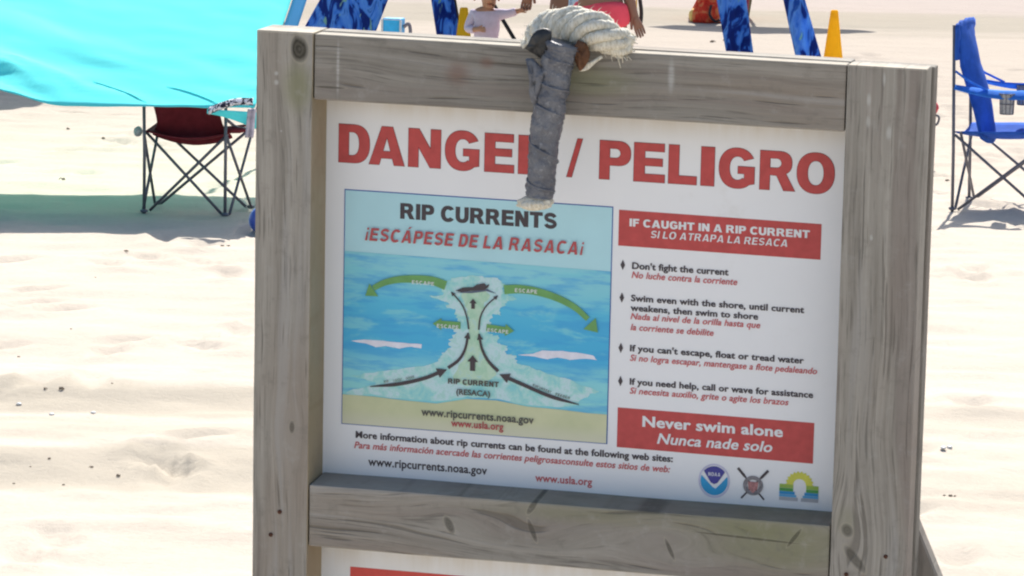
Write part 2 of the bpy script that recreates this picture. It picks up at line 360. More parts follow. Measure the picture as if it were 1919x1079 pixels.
# ---------------------------------------------------------------- heavy capitals (outlines, cap height 1)
def arc(cx, cy, rx, ry, a0, a1, n=14, e=1.0):
    out = []
    for i in range(n + 1):
        a = R(a0 + (a1 - a0) * i / n); c_, s_ = math.cos(a), math.sin(a)
        out.append((cx + rx * math.copysign(abs(c_)**e, c_), cy + ry * math.copysign(abs(s_)**e, s_)))
    return out
def stroke(cl, wd):
    Lf, Rt = [], []
    for i, q in enumerate(cl):
        a, b = cl[max(0, i-1)], cl[min(len(cl)-1, i+1)]; dx, dy = b[0]-a[0], b[1]-a[1]; l = math.hypot(dx, dy) or 1
        ww = wd(i / (len(cl)-1)) if callable(wd) else wd
        Lf.append((q[0] - dy/l*ww/2, q[1] + dx/l*ww/2)); Rt.append((q[0] + dy/l*ww/2, q[1] - dx/l*ww/2))
    return Lf + Rt[::-1]
GL = {
 'D': ([[(0,0),(0,1),(.40,1)] + arc(.40,.5,.42,.5,88,-88,16,.85) + [(.40,0)], [(.28,.21),(.28,.79),(.36,.79)] + arc(.36,.5,.17,.29,85,-85,12,.85) + [(.36,.21)]], .82),
 'A': ([[(0,0),(.34,1),(.65,1),(.98,0),(.68,0),(.63,.17),(.345,.17),(.295,0)], [(.40,.37),(.49,.68),(.575,.37)]], .98),
 'N': ([[(0,0),(0,1),(.29,1),(.58,.52),(.58,1),(.86,1),(.86,0),(.57,0),(.28,.49),(.28,0)]], .86),
 'G': ([arc(.46,.5,.46,.52,28,310,30,.9) + [(.90,.12),(.90,.56),(.47,.56),(.47,.36),(.63,.36),(.63,.25)] + arc(.47,.5,.19,.29,-52,-322,22,.9) ], .92),
 'E': ([[(0,0),(0,1),(.77,1),(.77,.78),(.29,.78),(.29,.62),(.73,.62),(.73,.41),(.29,.41),(.29,.22),(.79,.22),(.79,0)]], .79),
 'R': ([[(0,0),(0,1),(.52,1)] + arc(.52,.70,.33,.30,88,-60,14,.85) + [(.72,.40),(.95,0),(.63,0),(.44,.37),(.28,.38),(.28,0)], [(.28,.58),(.28,.80),(.45,.80)] + arc(.45,.69,.11,.11,88,-88,10) + [(.45,.58)]], .95),
 'P': ([[(0,0),(0,1),(.48,1)] + arc(.48,.68,.34,.32,88,-88,14,.85) + [(.48,.36),(.28,.36),(.28,0)], [(.28,.57),(.28,.79),(.43,.79)] + arc(.43,.68,.11,.11,88,-88,10) + [(.43,.57)]], .82),
 'L': ([[(0,0),(0,1),(.28,1),(.28,.23),(.73,.23),(.73,0)]], .73),
 'I': ([[(0,0),(0,1),(.28,1),(.28,0)]], .28),
 'O': ([arc(.5,.5,.5,.525,0,354,40,.9), arc(.5,.5,.2,.30,0,351,30,.9)], 1.0),
 '/': ([[(0,0),(.27,1),(.42,1),(.15,0)]], .42),
 'C': ([arc(.47,.5,.47,.52,36,322,30,.9) + arc(.47,.5,.19,.29,-45,-312,22,.9)], .88),
 'U': ([[(0,1),(0,.38)] + arc(.43,.39,.43,.41,182,358,16,.9) + [(.86,.38),(.86,1),(.58,1),(.58,.38)] + arc(.43,.39,.15,.18,-2,-178,12,.9) + [(.28,.38),(.28,1)]], .86),
 'T': ([[(0,1),(.84,1),(.84,.78),(.56,.78),(.56,0),(.28,0),(.28,.78),(0,.78)]], .84),
 'H': ([[(0,0),(0,1),(.28,1),(.28,.62),(.58,.62),(.58,1),(.86,1),(.86,0),(.58,0),(.58,.39),(.28,.39),(.28,0)]], .86),
 'F': ([[(0,0),(0,1),(.72,1),(.72,.78),(.29,.78),(.29,.61),(.65,.61),(.65,.40),(.29,.40),(.29,0)]], .72),
 'S': ([stroke(arc(.42,.705,.29,.19,12,262,16) + arc(.42,.295,.30,.19,78,-168,16)[1:], .23)], .84),
 '!': ([[(.03,0),(.07,.70),(.25,.70),(.29,0)], [(.06,.80),(.06,1.0),(.27,1.0),(.27,.80)]], .30),
}
GL['¡'] = ([[(.0,0),(.04,.72),(.24,.72),(.28,0)], [(.05,.80),(.05,1.0),(.26,1.0),(.26,.80)]], .30)
GL['Á'] = (GL['A'][0] + [[(.40,1.06),(.55,1.26),(.85,1.26),(.60,1.06)]], GL['A'][1])
def caps(text, thin=0.0, space=.10):
    x = 0; out = []
    for ch in text:
        if ch == ' ': x += .36; continue
        g, wd = GL[ch]
        for c in g: out.append([(x + a, b) for a, b in c])
        x += wd + space
    return out, x - space
# ================================================================= SAND
def vnoise(X, Y, sx, sy, seed):
    rng = np.random.RandomState(seed); T = rng.rand(256, 256) * 2 - 1
    u, v = X / sx, Y / sy; i, j = np.floor(u).astype(int), np.floor(v).astype(int); fu, fv = u - i, v - j
    fu = fu*fu*(3-2*fu); fv = fv*fv*(3-2*fv); g = lambda a, b: T[a & 255, b & 255]
    return (g(i, j)*(1-fu) + g(i+1, j)*fu)*(1-fv) + (g(i, j+1)*(1-fu) + g(i+1, j+1)*fu)*fv
def sstep(t, a, b):
    t = np.clip((t - a) / (b - a), 0, 1); return t*t*(3-2*t)
rng = np.random.RandomState(5)
PRINTS = np.stack([rng.uniform(-4.5, 4.5, 420), rng.uniform(14, 34, 420), rng.uniform(-.9, .9, 420)], 1)
def sand_h(X, Y):
    h = .008 * vnoise(X + .3*Y, Y, .9, .34, 1) + .007 * vnoise(X, Y, .35, .16, 2) + .0055 * vnoise(X, Y, .15, .10, 3) + .0022 * vnoise(X, Y, .06, .05, 4)
    h = h * (1 - .55 * sstep(Y, 29, 34))
    wv = .12 * vnoise(X, Y*0, 1.3, 1, 9)
    left = .35 + .65 * (1 - sstep(X, -.6, .8))
    # wheel ruts and low ledges that cross the foreground
    for a, b, d in ((16.62, 17.2, .030), (15.75, 16.2, .014), (15.02, 15.7, .034), (18.3, 18.6, .006), (14.2, 14.5, .008)):
        h = h + 1.7 * d * left * (sstep(Y + wv, a, b) - sstep(Y + wv, b + .05, b + .75))
    for px, py, an in PRINTS:
        dx, dy = X - px, Y - py; k = (np.abs(dx) < .35) & (np.abs(dy) < .35)
        if not k.any(): continue
        c_, s_ = math.cos(an), math.sin(an); p_ = (dx[k]*c_ + dy[k]*s_) / .05; q_ = (dy[k]*c_ - dx[k]*s_) / .13; r2 = p_*p_ + q_*q_
        h[k] += -.026 * np.exp(-r2) + .012 * np.exp(-(np.sqrt(r2) - 1.7)**2 * 3)
    return h
xs = np.concatenate([[-1500, -300, -90, -30, -12, -7.5], np.arange(-5.6, 5.61, .05), [7.5, 12, 30, 90, 300, 1500]])
ys = np.concatenate([[-600, -60, -10, 0, 5, 9, 11.5], np.arange(13.0, 39.0, .045), np.arange(39.2, 46, .25), [50, 60, 80, 120, 200, 400, 900, 2500]])
X, Y = np.meshgrid(xs, ys); Hh = sand_h(X, Y); fade = (np.abs(X) < 5.7) & (Y > 12.9) & (Y < 46); Hh = Hh * fade
nx, ny = len(xs), len(ys)
vs = np.stack([X, Y, Hh], 2).reshape(-1, 3); idx = np.arange(nx*ny).reshape(ny, nx)
fs = np.stack([idx[:-1, :-1], idx[:-1, 1:], idx[1:, 1:], idx[1:, :-1]], 2).reshape(-1, 4)
me = bpy.data.meshes.new('sand'); me.vertices.add(len(vs)); me.vertices.foreach_set('co', vs.ravel())
me.loops.add(fs.size); me.loops.foreach_set('vertex_index', fs.ravel().astype(np.int32)); me.polygons.add(len(fs))
me.polygons.foreach_set('loop_start', np.arange(0, fs.size, 4, dtype=np.int32)); me.polygons.foreach_set('loop_total', np.full(len(fs), 4, np.int32)); me.update(calc_edges=True); me.validate()
def zg(x, y): return float(sand_h(np.array([[x]], float), np.array([[y]], float))[0, 0])
n = NT('sand_material', .95, .05); x_, y_, z_ = n.sep(n.obj())
a = n.noise(n.obj(), 1.1, 4); b = n.noise(n.obj(), 35, 5, .7); c3 = n.noise(n.obj(), 400, 2)
str_ = n.noise(n.comb(n.M('MULTIPLY', x_, .35), n.M('MULTIPLY', y_, 1.6), 0.0), 1, 4, .6)
col = n.ramp(a, [(.3, (.50, .445, .375)), (.7, (.55, .49, .415))])
col = n.mix(n.range(b, .35, .75, 0, .35), col, (.42, .365, .30))
col = n.mix(n.range(str_, .5, .75, 0, .3), col, (.47, .39, .33))
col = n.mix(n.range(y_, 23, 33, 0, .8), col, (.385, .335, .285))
wet = n.M('ADD', y_, n.M('MULTIPLY', n.M('SUBTRACT', str_, .5), 2.2))
col = n.mix(n.range(wet, 35.1, 36.2, 0, .8), col, n.mix(n.range(wet, 37.3, 38.3), (.31, .28, .23), (.37, .32, .295)))
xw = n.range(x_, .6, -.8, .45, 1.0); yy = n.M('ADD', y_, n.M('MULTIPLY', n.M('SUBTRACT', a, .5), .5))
for q0, q1, k in ((16.62, 17.16, .62), (15.05, 15.70, .62), (15.85, 16.45, .35)):  # camera-facing rut slopes darkened in the colour, standing for their shade
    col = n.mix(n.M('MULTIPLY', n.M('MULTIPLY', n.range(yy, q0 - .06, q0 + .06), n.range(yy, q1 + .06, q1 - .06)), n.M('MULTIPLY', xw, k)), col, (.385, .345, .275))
grit = n.range(b, .73, .80, 0, .5); col = n.mix(grit, col, (.2, .17, .14))
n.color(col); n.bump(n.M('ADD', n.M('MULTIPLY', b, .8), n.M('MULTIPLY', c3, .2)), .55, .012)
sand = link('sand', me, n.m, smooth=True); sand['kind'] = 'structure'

# ================================================================= WARNING SIGN
M_black = plain('black_print', (.065, .055, .065), .45, .1, 60); M_red = plain('red_print', (.50, .075, .075), .45, .1, 60)
M_redbright = plain('bright_red_print', (.62, .08, .07), .45, .06, 60)
M_white = plain('white_print', (.74, .77, .80), .45, .04, 60)
M_maroon = plain('dark_red_outline', (.17, .035, .045), .5, .1, 60); M_blueline = plain('blue_line_print', (.055, .13, .42), .45, .1, 60)
n = NT('panel_white', .4, .35); x_, y_, z_ = n.sep(n.obj())
f1 = n.noise(n.obj(), 3, 4); f2 = n.noise(n.comb(n.M('MULTIPLY', x_, 26), 0.0, n.M('MULTIPLY', z_, 3)), 1, 4, .65)
col = n.ramp(f1, [(.3, (.78, .80, .83)), (.7, (.82, .84, .87))])
bounce = n.M('MULTIPLY', n.range(z_, -.155, -.1), n.range(f2, .25, .75, .25, 1.0)); bounce2 = n.M('MULTIPLY', n.M('MULTIPLY', n.range(z_, -.89, -.80), n.range(z_, -.70, -.76)), n.range(f2, .3, .7, .2, 1.0))
col = n.mix(n.M('MULTIPLY', n.M('MAXIMUM', bounce, bounce2), .62), col, (.52, .43, .29))  # yellow strips below the rails: sand bounce light put into the board colour
sm = n.noise(n.obj(), 9, 6, .7); col = n.mix(n.range(sm, .58, .8, 0, .35), col, (.58, .56, .52))
n.color(col); n.bump(n.noise(n.obj(), 22, 3), .05, .004); M_panel = n.m

t_ = Vector(CAM['t']); lean = Matrix.Rotation(CAM['lean'], 4, 'X'); base = Matrix.Translation((0, 0, CAM['H']))
sign = thing('warning_sign', 'grey weathered timber frame holding a white DANGER / PELIGRO rip current board', 'sign')
MW = base @ lean @ Matrix.Translation(t_) @ Matrix.Rotation(-CAM['yaw'], 4, 'Z')
# the empty itself sits at the foot of the left post; its children keep sign coordinates (origin = top left corner of the frame)
FOOT = 2.06
sign.matrix_world = MW @ Matrix.Translation((0, 0, -FOOT))
def up(o): o.location.z += FOOT; return o
zrt, zrb, z2t, z2b = -.0015, S['c'], S['g'], S['i']; xa, xb = S['a'], S['b']
lp_kn = [(DATA['knotpost'][0][0]-.001, DATA['knotpost'][0][1], .0125, .018, 8), (.062, -.62, .004, .009, 0)]
M_lp = wood('left_post_wood', 'Z', 1.0, lp_kn, green=[(.066, -.085, .03, .05, 0)], chalk=[(.0315, -.066, .004, .004, 0), (.0318, -.080, .0045, .005, 0), (.040, -.155, .002, .002, 0)], rust=[(.0440, -.757, .004, .005, 0)], tone=1.12, inner=.0884)
M_rp = wood('right_post_wood', 'Z', 5.3, [(.935, -.714, .008, .010, 20), (.948, -.758, .022, .007, -50)], green=[(.93, -.70, .02, .03, 0)],
            chalk=[(.9435, -.085, .004, .010, 0), (.9755, -.100, .005, .012, 0), (.9435, -.052, .004, .011, 0), (.965, -.02, .003, .012, 0), (.955, -.26, .003, .006, 0)], rust=[(.962, -.79, .006, .010, 0), (.936, -.783, .006, .006, 0)], tone=1.13)
kr = DATA['knotrail']
M_tr = wood('top_rail_wood', 'X', 9.1, [(.115, -.083, .022, .0018, 0)], green=[(.52, -.05, .10, .03, 0)], chalk=[(.6440, -.034, .006, .028, 0), (.128, -.055, .003, .05, 0)],
            rust=[(.315, -.05, .02, .02, 0), (.36, -.03, .012, .01, 0)], tone=.93)
M_br = wood('lower_rail_wood', 'X', 13.7, [(kr[0][0]-.002, kr[0][1]+.004, .013, .0045, 58), (kr[1][0]+.002, kr[1][1]+.004, .017, .004, -68), (kr[2][0], kr[2][1], .013, .006, -62), (kr[3][0], kr[3][1], .016, .0032, -65), (.78, kr[4][1]-.006, .075, .0018, -2), (kr[4][0]+.04, kr[4][1], .016, .0028, 55)],
            green=[(.66, -.722, .34, .022, 0), (.82, -.75, .16, .05, 0)], tone=.99)
lpost = up(box('post', (0, 0, -FOOT - .25), (.0885, .0885, 0), M_lp, sign, .0022, jig=.0012, seed=1))
rp = up(box('post', (xa + .0015, -.0005, -FOOT - .25), (xb, .058, -.001), M_rp, sign, .0022, jig=.001, seed=4))
up(box('post', (xa + .002, .061, -FOOT - .25), (xb + .0035, .098, -.003), wood('back_board_wood', 'Z', 21, tone=.8), sign, .003, jig=.001, seed=8))
toprail = up(box('rail', (.0905, .0015, zrb), (xa - .0005, .040, zrt), M_tr, sign, .003, jig=.0008, seed=12))
up(box('rail', (.0905, .0425, zrb + .004), (xa - .0005, .0845, zrt + .0015), wood('top_rail_back_wood', 'X', 31, tone=.95), sign, .003, jig=.0008, seed=13))
up(box('rail', (.0905, .002, z2b), (xa - .0005, .0856, z2t), M_br, sign, .0028, jig=.0009, seed=17))
up(box('rail', (.0905, .002, -1.66), (xa - .0005, .083, -1.56), M_br, sign, .004, jig=.0009, seed=19))
for o in [c for c in sign.children if c.name.split('.')[0] in ('post', 'rail')]:      # tops are cut to shed water towards the back
    for v in o.data.vertices:
        if v.co.z > -.012: v.co.z -= v.co.y * .065
# side brace standing behind the right post
bz = DATA['brace']; (bx0, bz0), (bx1, bz1) = bz; sl = (bx1 - bx0) / (bz0 - bz1)
bm = bmesh.new(); ys_ = (.1005, .138); zt, zb = bz0 + .02, -FOOT - .2
ring = [(bx0 - sl*.02, zt), (bx0 - sl*.02 - .06, zt + .02), (bx0 - sl*.02 - .09, zt - .04)] 
pr = [(bx0 - .02*sl, zt), (bx0 + sl*(bz0 - zb), zb), (bx0 + sl*(bz0 - zb) - .1, zb), (bx0 - .02*sl - .1, zt)]
va = [bm.verts.new((q[0], ys_[0], q[1])) for q in pr]; vb = [bm.verts.new((q[0], ys_[1], q[1])) for q in pr]
bm.faces.new(va); bm.faces.new(vb[::-1])
for i in range(4): bm.faces.new((va[i], va[(i+1) % 4], vb[(i+1) % 4], vb[i])[::-1])
bmesh.ops.recalc_face_normals(bm, faces=bm.faces); bmesh.ops.bevel(bm, geom=list(bm.edges), offset=.003, segments=1, affect='EDGES')
up(from_bm('brace', bm, wood('brace_wood', 'Z', 44, tone=.95), sign))
# nails and screws
M_nail = plain('rusty_nail', (.10, .045, .03), .7, .3, 200, metal=.5); M_stain = plain('bird_dropping', (.7, .7, .66), .7, .1, 90)
for (x, z) in [(.044, -.757), (.936, -.783), (.962, -.80), (.030, -.795), (.995, -.75)]:
    up(tube('nail', [(x, .001, z), (x, -.0016, z)], .0032, M_nail, sign, 12))
# panels: the boards are screwed into the frame at its back
PY = .0860
top_panel = up(box('panel', (.0878, PY, z2t - .03), (xa - .001, PY + .006, zrb + .015), M_panel, sign, .0008, 1)); top_panel['label'] = 'white board lettered DANGER / PELIGRO with a rip current picture'
low_panel = up(box('panel', (.0878, PY, -1.555), (xa - .001, PY + .006, z2b + .03), M_panel, sign, .0008, 1)); low_panel['label'] = 'lower white board with a red banner, mostly out of view'
def ly(k): return PY - .0004 * k
def F(name, contours, k, m, off=0.0, parent=top_panel): return flat(name, contours, ly(k), m, parent, off)
def rect(q): return [list(q)]
# headline, letter by letter, red with a thin dark edge
dz = DATA['danger_z']; zb_ = (dz[0] + dz[2]) / 2 - .0004; hh = ((dz[1] - dz[0]) + (dz[3] - dz[2])) / 2
for ch, x0, x1 in DATA['danger']:
    g, wd = GL[ch]; sx = (x1 - x0) / wd
    cs = [[(x0 + a * sx, zb_ + b * hh) for a, b in c] for c in g]
    F('headline_letter', cs, 1, M_maroon); F('headline_letter', cs, 2, M_red, -.0007)
# picture of the surf
pic = DATA['picture']; px0, px1 = .1187, .5436; pzt, pzb = -.2563, -.6308
F('picture_border', [[(px0, pzt), (px1, pzt), (px1, pzb), (px0, pzb)]], 1, M_blueline)
i_ = .0016; F('picture_sky', [[(px0+i_, pzt-i_), (px1-i_, pzt-i_), (px1-i_, pzb+i_), (px0+i_, pzb+i_)]], 2, plain('print_sky', (.44, .72, .80), .45, .05, 8))
n = NT('print_sea', .45, .3); x_, y_, z_ = n.sep(n.obj())
s1 = n.noise(n.comb(n.M('MULTIPLY', x_, 9), 0.0, n.M('MULTIPLY', z_, 60)), 1, 4, .6); s2 = n.noise(n.comb(n.M('MULTIPLY', x_, 12), 3.0, n.M('MULTIPLY', z_, 40)), 1, 4, .6, .3)
base_c = n.ramp(n.range(z_, -.61, -.355), [(0, (.28, .68, .70)), (.2, (.25, .66, .74)), (.38, (.07, .46, .76)), (.62, (.07, .46, .75)), (.8, (.10, .52, .76)), (.92, (.22, .62, .74)), (1, (.26, .64, .74))])
cc = n.mix(n.range(s1, .46, .62, 0, .6), base_c, (.05, .36, .72)); cc = n.mix(n.range(s2, .52, .66, 0, .75), cc, (.22, .64, .74)); cc = n.mix(n.range(s2, .3, .2, 0, .4), cc, (.14, .4, .72))
n.color(cc); M_sea = n.m
hz0 = DATA['horizon'][0][1]; hz1 = DATA['horizon'][1][1]
F('picture_sea', [[(px0+i_, hz0), (px1-i_, hz1), (px1-i_, pzb+i_), (px0+i_, pzb+i_)]], 3, M_sea)
def jag(c, amp, seed, div=5):
    rr = random.Random(seed); out = []
    for i, q in enumerate(c):
        b = c[(i+1) % len(c)]
        for k in range(div):
            t = k / div; out.append((q[0] + (b[0]-q[0])*t + rr.uniform(-amp, amp)*1.6, q[1] + (b[1]-q[1])*t + rr.uniform(-amp, amp)*.6))
    return out
n = NT('print_foam', .45, .3); x_, y_, z_ = n.sep(n.obj()); s1 = n.noise(n.obj(), 42, 6, .7, .4)
n.color(n.ramp(s1, [(.35, (.25, .62, .66)), (.47, (.38, .70, .68)), (.56, (.55, .74, .80)), (.64, (.40, .68, .66))])); M_foam = n.m
n = NT('print_shallows', .45, .3); s1 = n.noise(n.obj(), 55, 5, .65, 1.0)
n.color(n.ramp(s1, [(.35, (.36, .62, .46)), (.55, (.50, .70, .55)), (.66, (.40, .66, .64))])); M_core = n.m
F('picture_foam', [jag(DATA['foam'], .0022, 3)], 4, M_foam)
F('picture_shallows', [jag(DATA['core'], .0015, 5)], 5, M_core)
for wv_ in DATA['wave']: F('picture_wave', [jag(wv_, .0006, 8, 3)], 4, plain('print_wave', (.76, .76, .86), .45, .08, 60))
n = NT('print_beach', .45, .3); s1 = n.noise(n.obj(), 14, 4); x_, y_, z_ = n.sep(n.obj())
n.color(n.mix(n.range(z_, -.60, -.628), n.ramp(s1, [(.3, (.50, .55, .33)), (.7, (.62, .64, .42))]), (.62, .63, .48)))
sd_ = [q for q in DATA['sand'] if px0 + i_ < q[0] < px1 - i_]
F('picture_beach', [[(px0+i_, sd_[0][1])] + sd_ + [(px1-i_, sd_[-1][1]), (px1-i_, pzb+i_), (px0+i_, pzb+i_)]], 5, n.m)
M_green = plain('print_green', (.15, .36, .12), .45, .12, 40)
def cr2(pts, k=6): return [(v.x, v.z) for v in curve_pts([(a_, 0, b_) for a_, b_ in pts], k)]
def ribbon(pts, w0, w1): return stroke(cr2(pts), lambda t: w0 + (w1 - w0) * t)
def head(tip, frm, l, wd):
    dx, dy = tip[0]-frm[0], tip[1]-frm[1]; d = math.hypot(dx, dy); dx /= d; dy /= d
    bx, by = tip[0]-dx*l, tip[1]-dy*l; return [tip, (bx-dy*wd/2, by+dx*wd/2), (bx+dy*wd/2, by-dx*wd/2)]
for key, hl, hw in (('arrow_l', .017, .024), ('arrow_r', .019, .027)):
    q = DATA[key]; F('green_arrow', [ribbon(q[:-1], .0145, .0085)], 7, M_green); F('green_arrow', [head(q[-1], q[-3], hl, hw)], 8, M_green)
for key in ('arrow_sl', 'arrow_sr'):
    a_, b_ = DATA[key]; dx = .012 if b_[0] > a_[0] else -.012
    F('green_arrow', [stroke([a_, (b_[0]-dx, b_[1])], .0110)], 7, M_green); F('green_arrow', [head(b_, a_, .014, .019)], 8, M_green)
for i, (q, w0, w1, hs) in enumerate(zip(DATA['blk'], (.0026, .0026, .0052, .0052, .006, .006), (.0020, .0020, .0034, .0034, .0042, .0042), (.007, .007, .010, .010, .016, .016))):
    if i >= 4: c_ = stroke(cr2(q[:-1] + [((q[-1][0]*.7+q[-2][0]*.3), (q[-1][1]*.7+q[-2][1]*.3))]), lambda t: .0012 + .0046 * min(1, t*4))
    else: c_ = stroke(cr2(q), lambda t, a=w0, b=w1: a + (b-a)*t)
    F('black_arrow', [c_], 8, M_black); F('black_arrow', [head((q[-1][0] + (q[-1][0]-q[-2][0])*.05, q[-1][1] + (q[-1][1]-q[-2][1])*.05), q[-2], hs, hs)], 9, M_black)
for (a_, b_), sc in zip(DATA['up'], (.8, 1.15)):
    F('black_arrow', [[(a_[0]-.0035*sc, a_[1]), (a_[0]-.0035*sc, b_[1]-.009*sc), (a_[0]-.0075*sc, b_[1]-.009*sc), (b_[0], b_[1]), (a_[0]+.0075*sc, b_[1]-.009*sc), (a_[0]+.0035*sc, b_[1]-.009*sc), (a_[0]+.0035*sc, a_[1])]], 8, M_black)
F('swimmer', [DATA['swim']], 9, M_black); F('swimmer', [DATA['swim2']], 8, plain('print_swimmer_shade', (.10, .13, .2), .5))
# banners
for q in DATA['banners']:
    x0, x1 = (q[0][0]+q[3][0])/2, (q[1][0]+q[2][0])/2
    F('banner', [[(x0, q[0][1]), (x1, q[1][1]), (x1, q[2][1]), (x0, q[3][1])]], 1, M_red)
b3 = DATA['banner3'][0]; flat('banner', [[(b3[0], b3[1]), (xa - .075, b3[1]-.001), (xa - .075, b3[1]-.07), (b3[0], b3[1]-.07)]], ly(1), M_redbright, low_panel)
# lettering
FM = dict(black=M_black, red=plain('small_red_print', (.56, .13, .14), .45, .1, 60), white=M_white, redp=plain('picture_red_print', (.44, .08, .09), .45, .1, 60), blackp=plain('picture_black_print', (.09, .09, .085), .45, .1, 60))
def font_mesh(text, bold, shear):
    cu = bpy.data.curves.new('t', 'FONT'); cu.body = text; cu.size = 1; cu.offset = bold; cu.shear = shear; cu.resolution_u = 3; cu.space_character = 1 + bold * 1.6
    o = bpy.data.objects.new('t', cu); C.objects.link(o); me = evald(o); bpy.data.objects.remove(o)
    return me
mh = font_mesh('H', 0, 0); CAPH = max(v.co.y for v in mh.vertices)
for text, x0, x1, z0, h, st, co in DATA['text']:
    k = 10 if co.endswith('p') else 2; m = FM[co]
    if st.startswith('caps'):
        cs, wd = caps(text, space=.10 if st == 'caps' else .07 if st == 'capsil' else .12); sx = (x1 - x0) / wd; sh = .17 * h if 'i' in st[4:] else 0
        if sh: sx = (x1 - x0 - sh) / wd
        if text[0] == '!':
            pass
        cs2 = [[(x0 + a*sx + b*sh, z0 + b*h) for a, b in c] for c in cs]
        off = {'caps': 0, 'capsi': -.00045, 'capsil': -.00045, 'capsl': 0}[st]
        if text == 'RIP CURRENTS': F('lettering', cs2, k, M_black if co == 'black' else M_maroon, (.0003 if co == 'black' else .00015) + off); F('lettering', cs2, k + 1, m, off)
        else: F('lettering', cs2, k, m, off)
        continue
    bold = {'b': .022, 'i': .014, 'm': .022, 'im': .016}[st]; me = font_mesh(text, bold, .22 if 'i' in st else 0)
    co_ = [v.co.copy() for v in me.vertices]; mx, mn = max(c.x for c in co_), min(c.x for c in co_)
    sc = h / CAPH; sx = (x1 - x0) / (mx - mn)
    for v, c in zip(me.vertices, co_): v.co = (x0 + (c.x - mn) * sx, ly(k), z0 + c.y * sc)
    link('lettering', me, m, top_panel)
    if st in ('b', 'i', 'im'):
        me2 = me.copy()
        for v in me2.vertices: v.co.x += {'b': .045, 'i': .030, 'im': .03}[st] * h; v.co.y = ly(k + .5)
        link('lettering', me2, m, top_panel)
for (a_, b_), tx in zip(DATA['esc'], ['ESCAPE'] * 4):
    cs, wd = caps(tx, space=.16); L_ = math.hypot(b_[0]-a_[0], b_[1]-a_[1]); s_ = L_ / wd; ux, uz = (b_[0]-a_[0])/L_, (b_[1]-a_[1])/L_; hh_ = .0062
    F('lettering', [[(a_[0] + p_*s_*ux - q_*hh_*uz, a_[1] + p_*s_*uz + q_*hh_*ux) for p_, q_ in c] for c in cs], 9, M_white, -.0002)
for q in DATA['blk'][4:]:
    cr = cr2(q[:-1]); n_ = len(cr); 
    for word, t0, t1 in (('RIP', .28, .38), ('CURRENT', .42, .66), ('FEEDER', .70, .9)) if q[0][0] < q[-1][0] else (('RIP', .9, .8), ('CURRENT', .76, .5), ('FEEDER', .46, .24)):
        a_ = cr[int(t0 * (n_-1))]; b_ = cr[int(t1 * (n_-1))]; cs, wd = caps(word, space=.2); L_ = math.hypot(b_[0]-a_[0], b_[1]-a_[1]); ux, uz = (b_[0]-a_[0])/L_, (b_[1]-a_[1])/L_; s_ = L_/wd; up_ = .0042
        F('lettering', [[(a_[0] - uz*up_ + p_*s_*ux - q_*.0042*uz, a_[1] + ux*up_ + p_*s_*uz + q_*.0042*ux) for p_, q_ in c] for c in cs], 9, FM['blackp'], -.00015)
for x, z in DATA['diamonds']: F('bullet', [[(x, z+.0082), (x+.0036, z), (x, z-.0082), (x-.0036, z)]], 2, M_black)
# emblems
M_navy = plain('emblem_navy', (.06, .06, .30), .45); M_cyan = plain('emblem_blue', (.03, .32, .62), .45); M_eg = plain('emblem_grey', (.22, .21, .23), .5, .4, 300)
M_pale = plain('emblem_pale', (.55, .55, .72), .45)
(ex, ez), (er, _), _q = DATA['noaa']; rr = abs(er - ex)
F('emblem_ring', [[(ex + rr*1.04*math.cos(t*.15708), ez + rr*1.14*math.sin(t*.15708)) for t in range(40)], [(ex + rr*.94*math.cos(t*.15708), ez + rr*1.03*math.sin(t*.15708)) for t in range(40)]], 2, M_pale)
ci = lambda a0, a1, r=.9: [(ex + rr*r*math.cos(R(a)), ez + rr*r*1.08*math.sin(R(a))) for a in np.linspace(a0, a1, 20)]
F('emblem_sky', [ci(140, 40) + [(ex + rr*.22, ez - rr*.12), (ex, ez - rr*.22), (ex - rr*.22, ez - rr*.12)]], 3, M_navy)
F('emblem_sea', [ci(-200, 20) + [(ex + rr*.45, ez - rr*.15), (ex + rr*.1, ez - rr*.52), (ex - rr*.1, ez - rr*.42), (ex - rr*.5, ez - rr*.02)]], 2, M_cyan)
cs, wd = caps('NOAA', space=.16); s_ = rr*.8/wd; F('lettering', [[(ex - rr*.4 + p_*s_, ez + rr*.32 + q_*rr*.25) for p_, q_ in c] for c in cs], 4, M_white, -.00015)
o4 = DATA['oars']; cx_, cz_ = o4[4]
for a_, b_ in ((o4[0], o4[1]), (o4[2], o4[3])):
    F('emblem_oar', [stroke([a_, (a_[0]+(b_[0]-a_[0])*.24, a_[1]+(b_[1]-a_[1])*.24), (a_[0]+(b_[0]-a_[0])*.3, a_[1]+(b_[1]-a_[1])*.3), b_], lambda t: .0042 if t < .4 else .0026)], 2 if a_ is o4[0] else 3, M_black)
F('emblem_ring', [[(cx_ + .0155*math.cos(t*.2094), cz_ + .0155*math.sin(t*.2094)) for t in range(30)], [(cx_ + .0095*math.cos(t*.2094), cz_ + .0095*math.sin(t*.2094)) for t in range(30)]], 4, M_eg)
F('emblem_shield', [[(cx_-.008, cz_+.006), (cx_+.008, cz_+.006), (cx_+.007, cz_-.005), (cx_, cz_-.012), (cx_-.007, cz_-.005)]], 5, plain('emblem_red', (.42, .2, .2), .5, .4, 300))
p7 = DATA['park']; ax0, ax1 = p7[0][0], p7[1][0]; az0 = p7[0][1]; sxc, szc = p7[4]; zb7 = p7[5][1]; st_ = (az0 - p7[3][1]) / 4
ray = []
for i in range(0, 23):
    a = math.pi * i / 22; r_ = .0195 if i % 2 else .0225; ray.append((sxc + r_*math.cos(a), szc - .001 + r_*math.sin(a)))
F('emblem_sun', [ray + [(sxc + .010*math.cos(a), szc - .001 + .010*math.sin(a)) for a in np.linspace(math.pi, 0, 14)]], 2, plain('emblem_yellow', (.66, .66, .10), .45))
